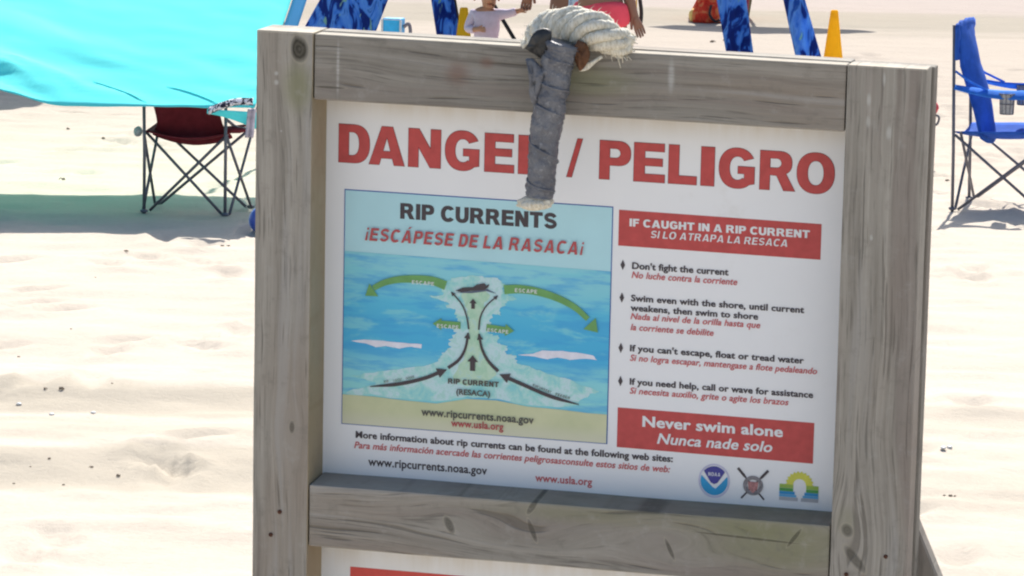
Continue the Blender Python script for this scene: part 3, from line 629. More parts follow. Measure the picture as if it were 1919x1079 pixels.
for i, (c_, hgt) in enumerate((((.32, .48, .09), .0062), ((.09, .34, .09), .0052), ((.04, .30, .62), .0050), ((.12, .42, .72), .0040), ((.45, .46, .5), .0058))):
    z1 = az0 - sum((.0062, .0052, .0050, .0040, .0058)[:i]); z0_ = z1 - hgt
    m = plain('emblem_band', c_, .45, .1)
    for xa_, xb_ in ((ax0, sxc - .0095 + max(0, i-1)*.0025), (sxc + .0105 - max(0, i-1)*.0025, ax1)): 
        F('emblem_band', [[(xa_, z1), (xb_, z1), (xb_, z0_ + .0003), (xa_, z0_ + .0003)]], 2, m)

# ================================================================= ROPE WITH TAPED HANDLE, slung over the top rail
rope_root = thing('rope', 'frayed cream rope slung over the sign top rail, its grey taped end hanging down', 'rope')
hl = Vector((DATA['handle'][0][0][0], -.035, 0)); rope_root.matrix_world = MW @ Matrix.Translation((hl.x, 0, 0))
def rs(v): return Vector(v) - Vector((hl.x, 0, 0))
n = NT('rope_fibre', .95, .1); x_, y_, z_ = n.sep(n.obj()); f1 = n.noise(n.obj(), 60, 5, .7); f2 = n.noise(n.comb(n.M('MULTIPLY', x_, 300), n.M('MULTIPLY', y_, 300), n.M('MULTIPLY', z_, 90)), 1, 3)
n.color(n.mix(n.range(f1, .58, .78, 0, .55), n.ramp(f2, [(.3, (.52, .47, .36)), (.6, (.76, .73, .63))]), (.30, .26, .19))); n.bump(n.M('ADD', f1, f2), .6, .002); M_rope = n.m
n = NT('duct_tape', .36, .5); f1 = n.noise(n.obj(), 38, 5, .65); f2 = n.noise(n.obj(), 130, 4, .6, .6)
n.color(n.mix(n.range(f2, .56, .7, 0, .55), n.ramp(f1, [(.3, (.10, .105, .125)), (.7, (.175, .185, .21))]), (.33, .34, .36))); n.bump(n.M('ADD', f1, n.M('MULTIPLY', f2, .6)), .7, .006); M_tape = n.m
M_black_tape = plain('black_tape', (.025, .026, .028), .45, .4, 60, .5, bump=.003); M_rust = plain('rust_brown_leather', (.13, .06, .03), .75, .4, 50, bump=.003)
rp_ = [Vector((q[0], .012 + .014*math.sin(i*1.1), q[1] + .000)) for i, q in enumerate(DATA['ropepath'])]
path = curve_pts([rs(v) for v in rp_], 12); fr = frames(path); K = len(fr)
cum = [0]
for i in range(1, K): cum.append(cum[-1] + (fr[i][0] - fr[i-1][0]).length)
def radius(t): return .0205 * (.72 + .42*math.sin(min(1, t*1.15)*math.pi)**.7)
random.seed(4)
core = []
for s in range(6):
    pts = []; ph = 2*math.pi*s/6; wob = random.uniform(-.2, .2)
    for i in range(K):
        p_, t, a, b = fr[i]; tt = cum[i]/cum[-1]; rr_ = radius(tt) * (1 + .07*math.sin(tt*9 + s*2)); an = ph + wob*math.sin(tt*5) - cum[i] / .112 * 2*math.pi
        pts.append(p_ + (a*math.cos(an) + b*math.sin(an)) * rr_)
    pp = []
    for i in range(len(pts)-1):
        for k in range(3): pp.append(pts[i].lerp(pts[i+1], k/3))
    pp.append(pts[-1])
    o = tube('strand', pp, .0090, M_rope, rope_root, 10, rf=lambda t, an, s=s: 1 + .06*math.sin(t*190 + an*2 + s) + .12*noise.noise(Vector((t*22, an*1.2, s*3))))
tube('core', path, [radius(cum[i]/cum[-1])*.55 for i in range(K)], M_rope, rope_root, 14)
# frayed end and stray fibres
fz = []
endp, endt = fr[-1][0], fr[-1][1]
for i in range(110):
    d = Vector((random.gauss(.7, .5), random.gauss(0, .6), random.gauss(-.25, .5))).normalized(); s0 = endp + Vector((random.uniform(-.012, .004), random.uniform(-.018, .018), random.uniform(-.016, .018)))
    fz.append(([s0, s0 + d*.008, s0 + d*.016 + Vector((0, 0, -.003))], [.0014, .0011, .0005]))
for i in range(60):
    k = random.randrange(2, K-1); p_, t, a, b = fr[k]; an = random.uniform(0, 6.28); d = a*math.cos(an) + b*math.sin(an); s0 = p_ + d*(radius(cum[k]/cum[-1]) + .007)
    d2 = (d + t*random.uniform(-1, 1)).normalized(); fz.append(([s0, s0 + d2*.004, s0 + d2*.009 + t*.003], [.0007, .0005, .0002]))
fzo = tubes('frayed_fibres', fz, M_rope, rope_root, 5); fzo['kind'] = 'stuff'
# taped handle
hp = [rs((q[0][0], -.035 - .004*i/6, q[0][1])) for i, q in enumerate(DATA['handle'])]; hr = [q[1] for q in DATA['handle']]
hpc = curve_pts(hp, 16); hrc = [np.interp(i/(len(hpc)-1)*(len(hr)-1), range(len(hr)), hr) for i in range(len(hpc))]
def crumple(t, an):
    v = Vector((math.cos(an)*1.6, math.sin(an)*1.6, t*16)); c_ = noise.noise(v)*.12 + abs(noise.noise(v*2.3 + Vector((9, 0, 0))))*.20 + noise.noise(Vector((v.x*5, v.y*5, v.z*3)))*.05
    return 1 + c_ - .04*abs(math.sin((t*9 + an/6.28)*math.pi))**.3 * 1.0
tube('tape_wrap', hpc, hrc, M_tape, rope_root, 40, rf=crumple)
hlx = []
for i in range(420):
    q = i / 419; f_ = q*(len(hpc)-1); k = min(int(f_), len(hpc)-2); p_ = hpc[k].lerp(hpc[k+1], f_-k); r_ = (hrc[k]*(1-f_+k) + hrc[k+1]*(f_-k)); an = q*2*math.pi*5.3
    r_ *= crumple(q, an) if False else 1.035 + .03*noise.noise(Vector((math.cos(an)*2, math.sin(an)*2, q*14))); hlx.append(p_ + Vector((math.cos(an)*r_, math.sin(an)*r_, 0)))
tube('tape_edge', hlx, .0020, M_tape, rope_root, 8)
e0 = rs((DATA['ends'][0][0], -.039, DATA['ends'][0][1]))
bm = bmesh.new(); bmesh.ops.create_icosphere(bm, subdivisions=4, radius=1)
for v in bm.verts:
    k = 1 + .10*math.sin(math.atan2(v.co.y, v.co.x)*11) * (1-abs(v.co.z)) + .14*noise.noise(v.co*3.2); v.co = e0 + Vector((v.co.x*.0265*k, v.co.y*.0245*k, v.co.z*.0115*k - v.co.x*-.002))
from_bm('rope_end', bm, M_rope, rope_root, True)
# torn black tape collar, loose grey flap, rusty leather bit, small tail of strands
def blob_poly(name, pts, y0, th, m):
    pc = cr2([(q[0], q[1]) for q in pts] + [pts[0]], 5)[:-1]; N_ = len(pc); cx0 = sum(q[0] for q in pc)/N_; cz0 = sum(q[1] for q in pc)/N_; vs = []; fs = []
    for j, (s, dy) in enumerate(((1, 0), (.97, -th*.6), (.6, -th), (.25, -th*1.05))):
        for q in pc: vs.append(rs((cx0 + (q[0]-cx0)*s, y0 + dy + .010*noise.noise(Vector((q[0]*60, q[1]*60, j))), cz0 + (q[1]-cz0)*s)))
    for j in range(3):
        for i in range(N_): fs.append((j*N_+i, j*N_+(i+1) % N_, (j+1)*N_+(i+1) % N_, (j+1)*N_+i))
    fs.append(tuple(3*N_+i for i in range(N_)))
    vs += [rs((q[0], y0 + th*.5, q[1])) for q in pc]; fs += [(4*N_+(i+1) % N_, i and 4*N_+i or 4*N_, i, (i+1) % N_)[::-1] for i in range(N_)]; fs.append(tuple(4*N_+i for i in range(N_))[::-1])
    return from_py(name, vs, fs, m, rope_root, True)
fx = DATA['flap']
blob_poly('black_tape_collar', [fx[0], fx[1], fx[2], fx[3], ((fx[3][0]+fx[8][0])/2, fx[3][1]+.004)], -.044, .007, M_black_tape)
blob_poly('tape_flap', [fx[8], (fx[8][0]+.012, fx[8][1]-.001), (fx[3][0], fx[3][1]-.02), fx[4], fx[5], fx[6], fx[7]], -.050, .006, M_tape)
hx = hp[0] + Vector((hl.x, 0, 0))
blob_poly('leather_patch', [(hx.x+.022, hx.z+.004), (hx.x+.036, hx.z-.002), (hx.x+.040, hx.z-.022), (hx.x+.028, hx.z-.042), (hx.x+.020, hx.z-.03), (hx.x+.018, hx.z-.01)], -.030, .007, M_rust)
tubes('strand_tail', [(curve_pts([rs((hx.x+.020+.002*i, -.020-.003*i, hx.z-.032-.003*i)), rs((hx.x+.036, -.022, hx.z-.033-.002*i)), rs((hx.x+.056-.003*i, -.012, hx.z-.022-.002*i))], 5), .0026) for i in range(4)], M_rope, rope_root, 8)

# ================================================================= CAMPING CHAIRS
def chair(name, label, A, B, top, fabric, dark, low=None, dep=.48, grp='folding camping chairs on the sand'):
    """A, B: feet of the two rear posts on the ground (A on the sitter's right when looking forward is computed), forward = normal of AB"""
    A = Vector((*A, 0)); B = Vector((*B, 0)); mid = (A+B)/2; across = (B-A).normalized(); fwd = Vector((-across.y, across.x, 0)); w = (B-A).length
    root = thing(name, label, 'chair', (mid.x, mid.y, zg(mid.x, mid.y)), math.atan2(fwd.y, fwd.x) - math.pi/2, grp)
    # local: x across (A at -x), y forward
    h = w/2; sh = .405; fw = h + .03; T = lambda *a, **k: tube(*a, **k)
    r = .0082
    for s in (-1, 1):
        T('rear_post', [(s*h, 0, -.01), (s*h*1.0, -.004, .3), (s*(h+.002), -.02, top)], r, dark, root)
        T('front_post', [(s*fw, dep, sh - .03), (s*fw, dep + .01, .62)], r, dark, root)
        for q in ((s*h, 0, .012), (s*fw, dep, .012)): ball('foot', q, (.022, .022, .012), dark, root, 1)
        tubes('side_brace', [([(s*(h+.004), 0, sh-.02), (s*(fw+.012), dep-.03, .01)], r*.9), ([(s*(fw+.004), dep, sh-.02), (s*(h+.014), .03, .01)], r*.9)], dark, root)
    tubes('rear_brace', [([(-h, .012, sh-.01), (h - .02, .012, .012)], r*.9), ([(h, .03, sh-.01), (-h + .02, .03, .012)], r*.9)], dark, root)
    tubes('front_brace', [([(-fw, dep-.015, sh-.01), (fw - .02, dep-.015, .012)], r*.9), ([(fw, dep-.035, sh-.01), (-fw + .02, dep-.035, .012)], r*.9)], dark, root)
    def seat(u, v):
        ww = (h*.98 + (fw-h)*v); x = (u*2-1)*ww; sag = .055*(1-(u*2-1)**2)*(.45+.55*math.sin(v*math.pi)); return (x, .0 + v*dep, sh + .012 - sag - .02*(1-v) + .004*noise.noise(Vector((u*4, v*4, 3))))
    sheet('seat', seat, 16, 12, fabric, root, .006)
    def back(u, v):
        e = (u*2-1); wd = h*(.80 + .19*math.exp(-(v/.16)**2) + .06*max(0, v-.6)); 
        z = sh - .035 + v*(top - sh + .045); y = .02 - .02*v + .10*(1-e*e)*math.sin(max(0, 1-v)*math.pi*.9)*.7 + .11*max(0, .62-v)/.62
        return (e*wd, y, z - .045*(1-e*e)*max(0, 1-v*1.6) + .003*noise.noise(Vector((u*5, v*6, 1))))
    sheet('backrest', back, 14, 18, fabric, root, .006)
    return root, h, fw, sh, top, dep
M_frame = plain('grey_steel_tube', (.12, .12, .15), .45, .1, 40, .5, metal=.3)
M_maroonf = cloth('maroon_polyester', (.20, .03, .042), .2, .15, 20)
M_bluef = cloth('royal_blue_polyester', (.035, .13, .55), .25, .18, 14); M_blue2 = cloth('bright_blue_mesh', (.06, .26, .78), .4, .15, 30)
M_mesh = plain('grey_net', (.35, .35, .36), .8, .3, 90)
rc = chair('camping_chair', 'maroon folding camping chair with its back turned, under the turquoise canopy', G_['redL'], G_['redR'], .60, M_maroonf, M_frame, dep=.37)
root, h, fw, sh, top, dep = rc
tube('armrest', curve_pts([(h, 0, .47), (h+.05, .08, .42), (h+.12, .15, .44), (h+.15, .22, .54)], 5), .008, M_frame, root)
ball('armrest_joint', (h+.035, .04, sh+.012), (.055, .03, .016), M_maroonf, root, 2, .2)
ball('cup_holder', (-h-.040, .02, sh-.012), (.022, .022, .026), plain('pale_net', (.42, .44, .45), .8, .3, 90), root, 2, .2)
# blue chair, seen from its side
bc = chair('camping_chair', 'royal blue folding camping chair with armrest cup holder, at the right edge', G_['blF'], G_['blN'], .93, M_bluef, M_frame, dep=.50)
root, h, fw, sh, top, dep = bc
def pocket(u, v):
    e = u*2-1; return (e*h*1.03, -.006 + .008*math.cos(e*2) + .006*noise.noise(Vector((u*6, v*6, 0))), .755 + v*.19 - .02*abs(e)**3*v + .008*noise.noise(Vector((u*9, 1, v*2))))
sheet('back_pocket', pocket, 12, 8, M_bluef, root, .02)
for s in (-1, 1):
    def arm(u, v, s=s):
        y = -.005 + u*(dep+.02); return (s*(h + .028*u) + (v-.5)*.075, y, .62 - .028*math.sin(u*math.pi) + s*(v-.5)*-.035*(.3+.7*math.sin(min(1, u*1.6)*math.pi*.5)) + .01*(1-abs(v*2-1)))
    sheet('armrest', arm, 14, 4, M_blue2, root, .008)
    tube('arm_strap', [(s*h, -.006, .70), (s*(h+.004), .06, .655), (s*(h+.012), .16, .61)], .006, M_blue2, root)
    vs_, fs_ = [], []
    ch = []
    for k in range(10):
        a = k/10*6.283; ch.append(([(s*(h+.02)+.038*math.cos(a), .26+.038*math.sin(a), .60), (s*(h+.02)+.034*math.cos(a), .26+.034*math.sin(a), .50)], .0016))
    for zz, rr_ in ((.60, .040), (.55, .037), (.50, .033)):
        ch.append(([(s*(h+.02)+rr_*math.cos(a*.5236), .26+rr_*math.sin(a*.5236), zz) for a in range(13)], .0026))
    tubes('cup_holder', ch, M_frame, root, 5)
    sheet('cup_net', lambda u, v, s=s: (s*(h+.02)+(.036-.004*v)*math.cos(u*6.283), .26+(.036-.004*v)*math.sin(u*6.283), .60-.1*v), 14, 2, M_mesh, root)

# ================================================================= TURQUOISE CANOPY
M_cyan_cloth = cloth('turquoise_nylon', (.135, .88, .87), .11, .05, 2.5)
M_teal_cloth = cloth('blue_nylon', (.02, .24, .50), .3, .08, 3)
can = thing('beach_canopy', 'large turquoise fabric sun canopy hanging low at the left', 'canopy', (-3.3, 24.4, 0))
CB = G_['cyan']
def cz_bottom(x): return float(np.interp(x, [-6] + [q[0] for q in CB] + [-1.0], [.72] + [q[1] for q in CB] + [.50]))
TB = math.tan(R(24))
def cloth_f(u, v):
    x_lo = -5.2; x_hi = -1.235 + .36*v*1.0 if v < .5 else -1.055
    x = x_lo + u*(x_hi - x_lo); y = 22.55 + v*3.25
    z = cz_bottom(x)*(1-v) + (cz_bottom(x)*0 + .54 + .0)*v + TB*v*3.25
    # slack folds that run up and to the left from the hem
    k = math.exp(-v*5.5)
    z += k*.020*math.sin((x*1.0 + v*7.5)*7 + 1) * max(0, min(1, (-1.5 - x)/.9)) + .05*math.sin(v*math.pi)*math.sin(x*.9+1)
    z += .028*abs(noise.noise(Vector((x*7 + v*20, v*34, 5))))*math.exp(-((v-.07)/.06)**2)*max(0, min(1, (-2.0 - x)/.3)) + .010*noise.noise(Vector((x*6 + v*25, v*30, 3)))*math.exp(-v*2.5) + .022*noise.noise(Vector((x*2.2 + v*9, v*14, 0)))*math.exp(-v*3)*max(0.15, min(1, (-1.9 - x)/.5))
    return (x + 3.3, y - 24.4, z)
sheet('canopy_cloth', cloth_f, 160, 110, M_cyan_cloth, can, .003)
def band_f(u, v):
    p_ = Vector(cloth_f(1, v)); return (p_.x + .002 + u*.075, p_.y + .02 + .05*u, p_.z - .01 + .02*u)
sheet('edge_band', band_f, 3, 30, M_teal_cloth, can, .003)
for (xa0, va0), (xb0, vb0) in (((-1.665, .060), (-1.40, .006)), ((-2.02, .070), (-1.75, .012))):
    pts_ = []
    for k in range(13):
        q = k / 12; x = xa0 + (xb0-xa0)*q; v = va0 + (vb0-va0)*q + .006*math.sin(q*3.1); x_hi = -1.235 + .42*v; pts_.append(Vector(cloth_f((x + 5.2)/(x_hi + 5.2), v)) + Vector((0, -.003, .003)))
    tube('crease', pts_, [.0008 + .0032*math.sin(math.pi*k/12) for k in range(13)], M_cyan_cloth, can, 6)
def hem_f(u, v):
    x = -1.46 + u*.27; z = .545 - .01*u - v*(.02 + .075*u**1.5)*1.0; return (x + 3.3, 22.54 - 24.4 - .01*v, z)
sheet('hanging_corner', hem_f, 10, 5, M_cyan_cloth, can, .003)
M_alu = plain('grey_pole', (.3, .3, .32), .4, .1, 40, .5, metal=.6)
for x, y, z in ((-5.1, 25.75, 1.86), (-1.27, 25.75, 1.84), (-5.15, 22.6, .75)):
    tube('pole', [(x+3.3, y-24.4, -.2), (x+3.3, y-24.4, z-.005)], .014, M_alu, can)
# patterned towel on the chair arm
n = NT('patterned_towel', .9, .1); x_, y_, z_ = n.sep(n.obj()); v_ = n.t.nodes.new('ShaderNodeTexVoronoi'); v_.inputs['Scale'].default_value = 34; n.t.links.new(n.obj(), v_.inputs[0])
n.color(n.ramp(n.noise(n.obj(), 45, 3, .5, 1.5), [(.47, (.03, .03, .05)), (.5, (.75, .74, .78))], 'CONSTANT')); M_towel = n.m
tw = thing('towel', 'black and white patterned towel draped at the canopy corner beside the maroon chair', 'towel', (-1.345, 22.50, .47))
def tow(u, v):
    x = -.105 + u*.21; z = .085 + .05*math.sin(min(1, u*1.25)*math.pi*.5) - .028*v - (u**3)*.0 ; return (x, -.02 + .012*math.cos(v*5), z)
sheet('towel_band', tow, 16, 5, M_towel, tw, .008)
sheet('towel_fold', lambda u, v: (.085 + .03*u - .012*v, -.015 + .02*math.sin(u*3), .085 - v*.14 + .006*math.sin(v*7)), 6, 10, plain('pale_lilac_cloth', (.5, .46, .52), .9, .3, 30), tw, .012)
# blue ball by the post
bl = thing('beach_ball', 'blue beach ball half hidden behind the left post, in the canopy shade', 'ball', (*G_['ball'], .062))
n = NT('beach_ball_skin', .35, .5); x_, y_, z_ = n.sep(n.obj()); an = n.M('ARCTAN2', x_, y_); n.color(n.mix(n.range(n.M('SINE', n.M('MULTIPLY', an, 3.0)), .1, .2), (.03, .08, .38), (.10, .22, .6)))
ball('ball_skin', (0, 0, 0), .066, n.m, bl, 3); tube('valve', [(0, 0, .062), (0, 0, .072)], .006, M_white, bl)

# ================================================================= BLUE PATTERNED BEACH TENT (its roof is above the picture)
n = NT('blue_patterned_fabric', .75, .2); x_, y_, z_ = n.sep(n.obj()); w1 = n.noise(n.comb(n.M('MULTIPLY', x_, 13), y_, n.M('MULTIPLY', z_, 4.0)), 1, 3, .55, 1.3)
w2 = n.noise(n.comb(n.M('MULTIPLY', x_, 19), 4.0, n.M('MULTIPLY', z_, 8)), 1, 2, .5, .6)
c_ = n.ramp(w1, [(.40, (.018, .045, .26)), (.47, (.025, .07, .36)), (.505, (.09, .30, .82)), (.60, (.22, .50, .92)), (.68, (.04, .15, .55))])
c_ = n.mix(n.range(w2, .66, .70), c_, (.35, .62, .50)); n.color(c_)
tb = n.t.nodes.new('ShaderNodeBsdfTranslucent'); n.t.links.new(c_, tb.inputs[0]); mx = n.t.nodes.new('ShaderNodeMixShader'); mx.inputs[0].default_value = .35
n.t.links.new(n.b.outputs[0], mx.inputs[1]); n.t.links.new(tb.outputs[0], mx.inputs[2]); n.t.links.new(mx.outputs[0], n.t.nodes['Material Output'].inputs[0]); M_tie = n.m
TY = 31.0; tent = thing('beach_tent', 'blue swirl patterned beach tent whose wide fabric legs stand behind the sign', 'tent', (.3, TY, 0))
M_blackpole = plain('black_tent_pole', (.02, .018, .02), .5, .2, 40, .4)
for k, leg in enumerate(G_['legs']):
    (xl0, zl0), (xl1, zl1), (xr0, zr0), (xr1, zr1) = leg
    fl = lambda z: xl0 + (xl1 - xl0) / (zl1 - zl0) * (z - zl0); fr_ = lambda z: xr0 + (xr1 - xr0) / (zr1 - zr0) * (z - zr0)
    ztop = 1.75
    def legf(u, v, k=k, fl=fl, fr_=fr_):
        z = -.02 + v*(ztop + .02); zc = min(z, 1.9); a_, b_ = fl(zc), fr_(zc)
        if b_ - a_ < .08: c0 = (a_+b_)/2; a_, b_ = c0-.04, c0+.04
        return (a_ + u*(b_ - a_) - .3, .06*math.sin(u*math.pi)*(1-v*.5) + .012*math.sin(u*9+v*5+k) + .35*v*(1 if k in (1, 2) else .8), z)
    sheet('fabric_leg', legf, 12, 20, M_tie, tent, .008)
def roof(u, v): return (-1.55 + u*3.3, .2 + v*1.7, 1.72 + .22*math.sin(u*math.pi)*math.sin(v*math.pi) + .02*math.sin(u*11))
sheet('tent_roof', roof, 24, 12, M_tie, tent, .006)
(pa, pb), (pc_, pd) = G_['legs'][1][2], G_['legs'][1][3]
sl = (pc_-pa)/(pd-pb); tube('pole', [(pa + sl*(1.74-pb) - .3 + .012, .33, 1.74), (pa + sl*(0-pb) - .3 + .012, .0, -.05)], .011, M_blackpole, tent)
(qa, qb), (qc, qd) = G_['pole']; sl = (qc-qa)/(qd-qb); tube('pole', [(qa + sl*(1.74-qb) - .3, .5, 1.74), (qa + sl*(0-qb) - .3, .0, -.05)], .014, M_blackpole, tent)

# ================================================================= CONES
def cone(label, x, y, hgt, r0, r1):
    t = thing('traffic_cone', label, 'cone', (x, y, zg(x, y)), 0, 'small yellow cones on the beach')
    m = cloth('yellow_plastic', (.92, .60, .035), .45, .05, 20)
    prof = [(r1, .012), (r1*.985, .03), (r0 + (r1-r0)*.5, hgt*.5), (r0, hgt-.008), (r0*.8, hgt), (r0*.55, hgt-.002), (r0*.5, hgt-.05)]
    vs, fs = [], []
    for r_, z in prof:
        for j in range(24): vs.append((r_*math.cos(j*.2618), r_*math.sin(j*.2618), z))
    for i in range(len(prof)-1):
        for j in range(24): fs.append((i*24+j, i*24+(j+1) % 24, (i+1)*24+(j+1) % 24, (i+1)*24+j))
    from_py('cone_body', vs, fs, m, t, True); box('cone_base', (-r1*1.35, -r1*1.35, -.005), (r1*1.35, r1*1.35, .014), m, t, .006)
    return t
cone('yellow plastic cone standing right of the tent legs', *G_['cone1'], G_['coneh'][0], .024, .088)
cone('yellow plastic cone behind the toddler in the lilac top', *G_['cone2'], G_['coneh'][1], .026, .085)

# ================================================================= COOLER (pale blue with white edges)
cl = thing('cool_box', 'small sky blue cool bag with white edging behind the sign top rail', 'cool bag', (*G_['cool'], 0), R(-14))
n_blue = plain('sky_blue_vinyl', (.03, .42, .85), .4, .2, 14, .4); wh = plain('white_vinyl', (.75, .75, .75), .5, .05)
hc = G_['coolh']
box('bag_body', (-.06, -.05, 0), (.06, .05, hc), n_blue, cl, .012, 3)
tubes('white_edging', [([(-.058, -.052, .01), (-.058, -.052, hc-.008), (.058, -.052, hc-.008), (.058, -.052, .01)], .007), ([(-.058, .052, hc-.008), (.058, .052, hc-.008)], .006)], wh, cl)
tubes('strap', [(curve_pts([(.065, 0, hc*.3), (.105, 0, hc*.75), (.095, .01, hc*.93), (.063, 0, hc*.9)], 6), .011)], plain('grey_webbing', (.25, .22, .25), .8, .3, 60), cl)

# ================================================================= MAROON BACKPACK behind the right post
bx, by = G_['pack']; bp = thing('backpack', 'maroon beach backpack mostly hidden behind the right sign post', 'backpack', (bx, by, 0), R(6))
mp = cloth('maroon_nylon', (.26, .02, .04), 0, .15, 20); ball('pack_body', (0, 0, .26), (.105, .09, .29), mp, bp, 3, .12, 3)
ball('side_pocket', (.118, -.03, .315), (.026, .03, .034), plain('red_nylon', (.6, .04, .07), .6, .1), bp, 2, .2)
tube('strap', curve_pts([(.09, -.04, .28), (.14, -.05, .27), (.135, -.05, .23), (.10, -.05, .215)], 6), .006, M_frame, bp)

# ================================================================= UMBRELLAS (their tops are above the picture, their shade is in it)
def umbrella(label, cx, cy, cz, rad, foot, tiltx, tilty, m):
    t = thing('beach_umbrella', label, 'umbrella', (foot[0], foot[1], 0), 0, 'beach umbrellas')
    rot = Matrix.Rotation(tiltx, 3, 'X') @ Matrix.Rotation(tilty, 3, 'Y'); cc = Vector((cx-foot[0], cy-foot[1], cz))
    def f(u, v):
        a = u*2*math.pi; k = abs(math.sin(a*4)); r_ = rad*v*(1-.035*k*v); return cc + rot @ Vector((r_*math.cos(a), r_*math.sin(a), .28*rad*(1-v*v)))
    sheet('umbrella_cover', f, 64, 8, m, t, .003)
    tube('pole', [(0, 0, -.2), cc*.5 + Vector((0, 0, 0)), cc + rot @ Vector((0, 0, .27*rad))], .016, plain('olive_pole', (.17, .16, .10), .5, .1), t)
    tubes('rib', [([cc + rot @ Vector((0, 0, .26*rad)), cc + rot @ Vector((rad*.96*math.cos(a), rad*.96*math.sin(a), .01))], .004) for a in [k*math.pi/4 for k in range(8)]], M_frame, t)
    return t
ux, uy = G_['umb']; umbrella('open beach umbrella over the orange-red bundle, its pole beside the red chair', ux, uy, 1.85, .86, G_['umbfoot'], R(29), R(0), cloth('white_canvas', (.6, .6, .6), .05))
umbrella('unseen beach umbrella added beyond the turquoise canopy to shade the sand at the left', -3.36, 30.9, 2.0, .95, (-3.5, 31.0), 0, 0, cloth('blue_canvas', (.06, .15, .4), .05))  # added out of view so that its shadow falls on the left sand

# ================================================================= ORANGE BUNDLE AND RED FRAMED CHAIR under the far umbrella
ox, oy = G_['orange']; ob = thing('beach_bag', 'orange-red cloth beach bag with a dark handle, in the umbrella shade', 'bag', (ox, oy, 0))
n = NT('orange_red_cloth', .8, .2); w1 = n.noise(n.obj(), 16, 4, .6, 1.0); cc_ = n.ramp(w1, [(.35, (.75, .05, .03)), (.5, (.85, .12, .06)), (.62, (.9, .35, .14))]); n.color(cc_)
tb = n.t.nodes.new('ShaderNodeBsdfTranslucent'); n.t.links.new(cc_, tb.inputs[0]); mx = n.t.nodes.new('ShaderNodeMixShader'); mx.inputs[0].default_value = .4
n.t.links.new(n.b.outputs[0], mx.inputs[1]); n.t.links.new(tb.outputs[0], mx.inputs[2]); n.t.links.new(mx.outputs[0], n.t.nodes['Material Output'].inputs[0])
def bagf(u, v):
    a = u*2*math.pi; r_ = .105 - .045*v + .012*math.sin(a*7 + v*3)*(1-v*.3) + .02*math.exp(-((v-.2)/.2)**2); return (r_*math.cos(a) - .0 + .03*v, r_*math.sin(a), .005 + v*.34)
sheet('bag_cloth', bagf, 56, 14, n.m, ob, .004)
tube('handle', curve_pts([(.03, -.12, .14), (.02, -.135, .07), (.06, -.14, .02), (.10, -.13, .03)], 6), .009, M_blackpole, ob)
ball('white_toy', (.125, -.05, .05), (.016, .02, .045), wh, ob, 2)
ball('bag_fringe', (-.105, -.02, .055), (.03, .03, .05), plain('yellow_fringe', (.9, .6, .2), .8, .2, 80), ob, 2, .4)
rx, ry = G_['redchair']; rcs = thing('beach_chair', 'low beach chair with red tube frame behind the tent leg', 'chair', (rx, ry, 0), R(10))
M_redt = plain('red_enamel', (.42, .03, .04), .35, .1, 30, .5)
for s in (0, -.45):
    tube('frame_tube', curve_pts([(.03+s*.2, s+.25, .5), (.035+s*.2, s+.2, .25), (.0+s*.2, s+.12, .06), (-.10+s*.2, s+.12, .025), (-.34+s*.2, s+.12, .03)], 6), .013, M_redt, rcs, 10)
sheet('seat', lambda u, v: (-.36 + u*.36 - v*.09, .36 - v*.42, .17 + .02*math.cos(u*6.28) + .0*v), 8, 6, cloth('orange_canvas', (.7, .12, .05), .3), rcs, .005)
sheet('backrest', lambda u, v: (.0 + u*.10 - v*.09, .36 - v*.42, .18 + u*.45), 6, 6, cloth('orange_canvas_back', (.7, .12, .05), .3), rcs, .005)

# ================================================================= PEOPLE
def skin(name, J, E, m, parent, root=0, sub=2):
    """J: list of (pos, radius or (rx, ry)); E: edges - one continuous skinned surface"""
    me = bpy.data.meshes.new(name); me.from_pydata([j[0] for j in J], E, []); o = bpy.data.objects.new('tmp', me); C.objects.link(o)
    o.modifiers.new('s', 'SKIN'); sv = me.skin_vertices
    if not sv:
        bm = bmesh.new(); bm.from_mesh(me); bm.verts.layers.skin.verify(); bm.to_mesh(me); bm.free(); sv = me.skin_vertices
    for i, j in enumerate(J): sv[0].data[i].radius = j[1] if isinstance(j[1], (tuple, list)) else (j[1], j[1]); sv[0].data[i].use_root = (i == root)
    mm = o.modifiers.new('d', 'SUBSURF'); mm.levels = sub; mm.render_levels = sub
    r = evald(o); bpy.data.objects.remove(o); return link(name, r, m, parent, True)
def skinmat(name, col):
    n = NT(name, .55, .35); f = n.noise(n.obj(), 14, 4); n.color(n.ramp(f, [(.3, tuple(c*.86 for c in col)), (.7, col)])); n.b.inputs['Subsurface Weight'].default_value = .08; n.b.inputs['Subsurface Radius'].default_value = (.02, .008, .004)
    n.bump(n.noise(n.obj(), 200, 2), .1, .001); return n.m
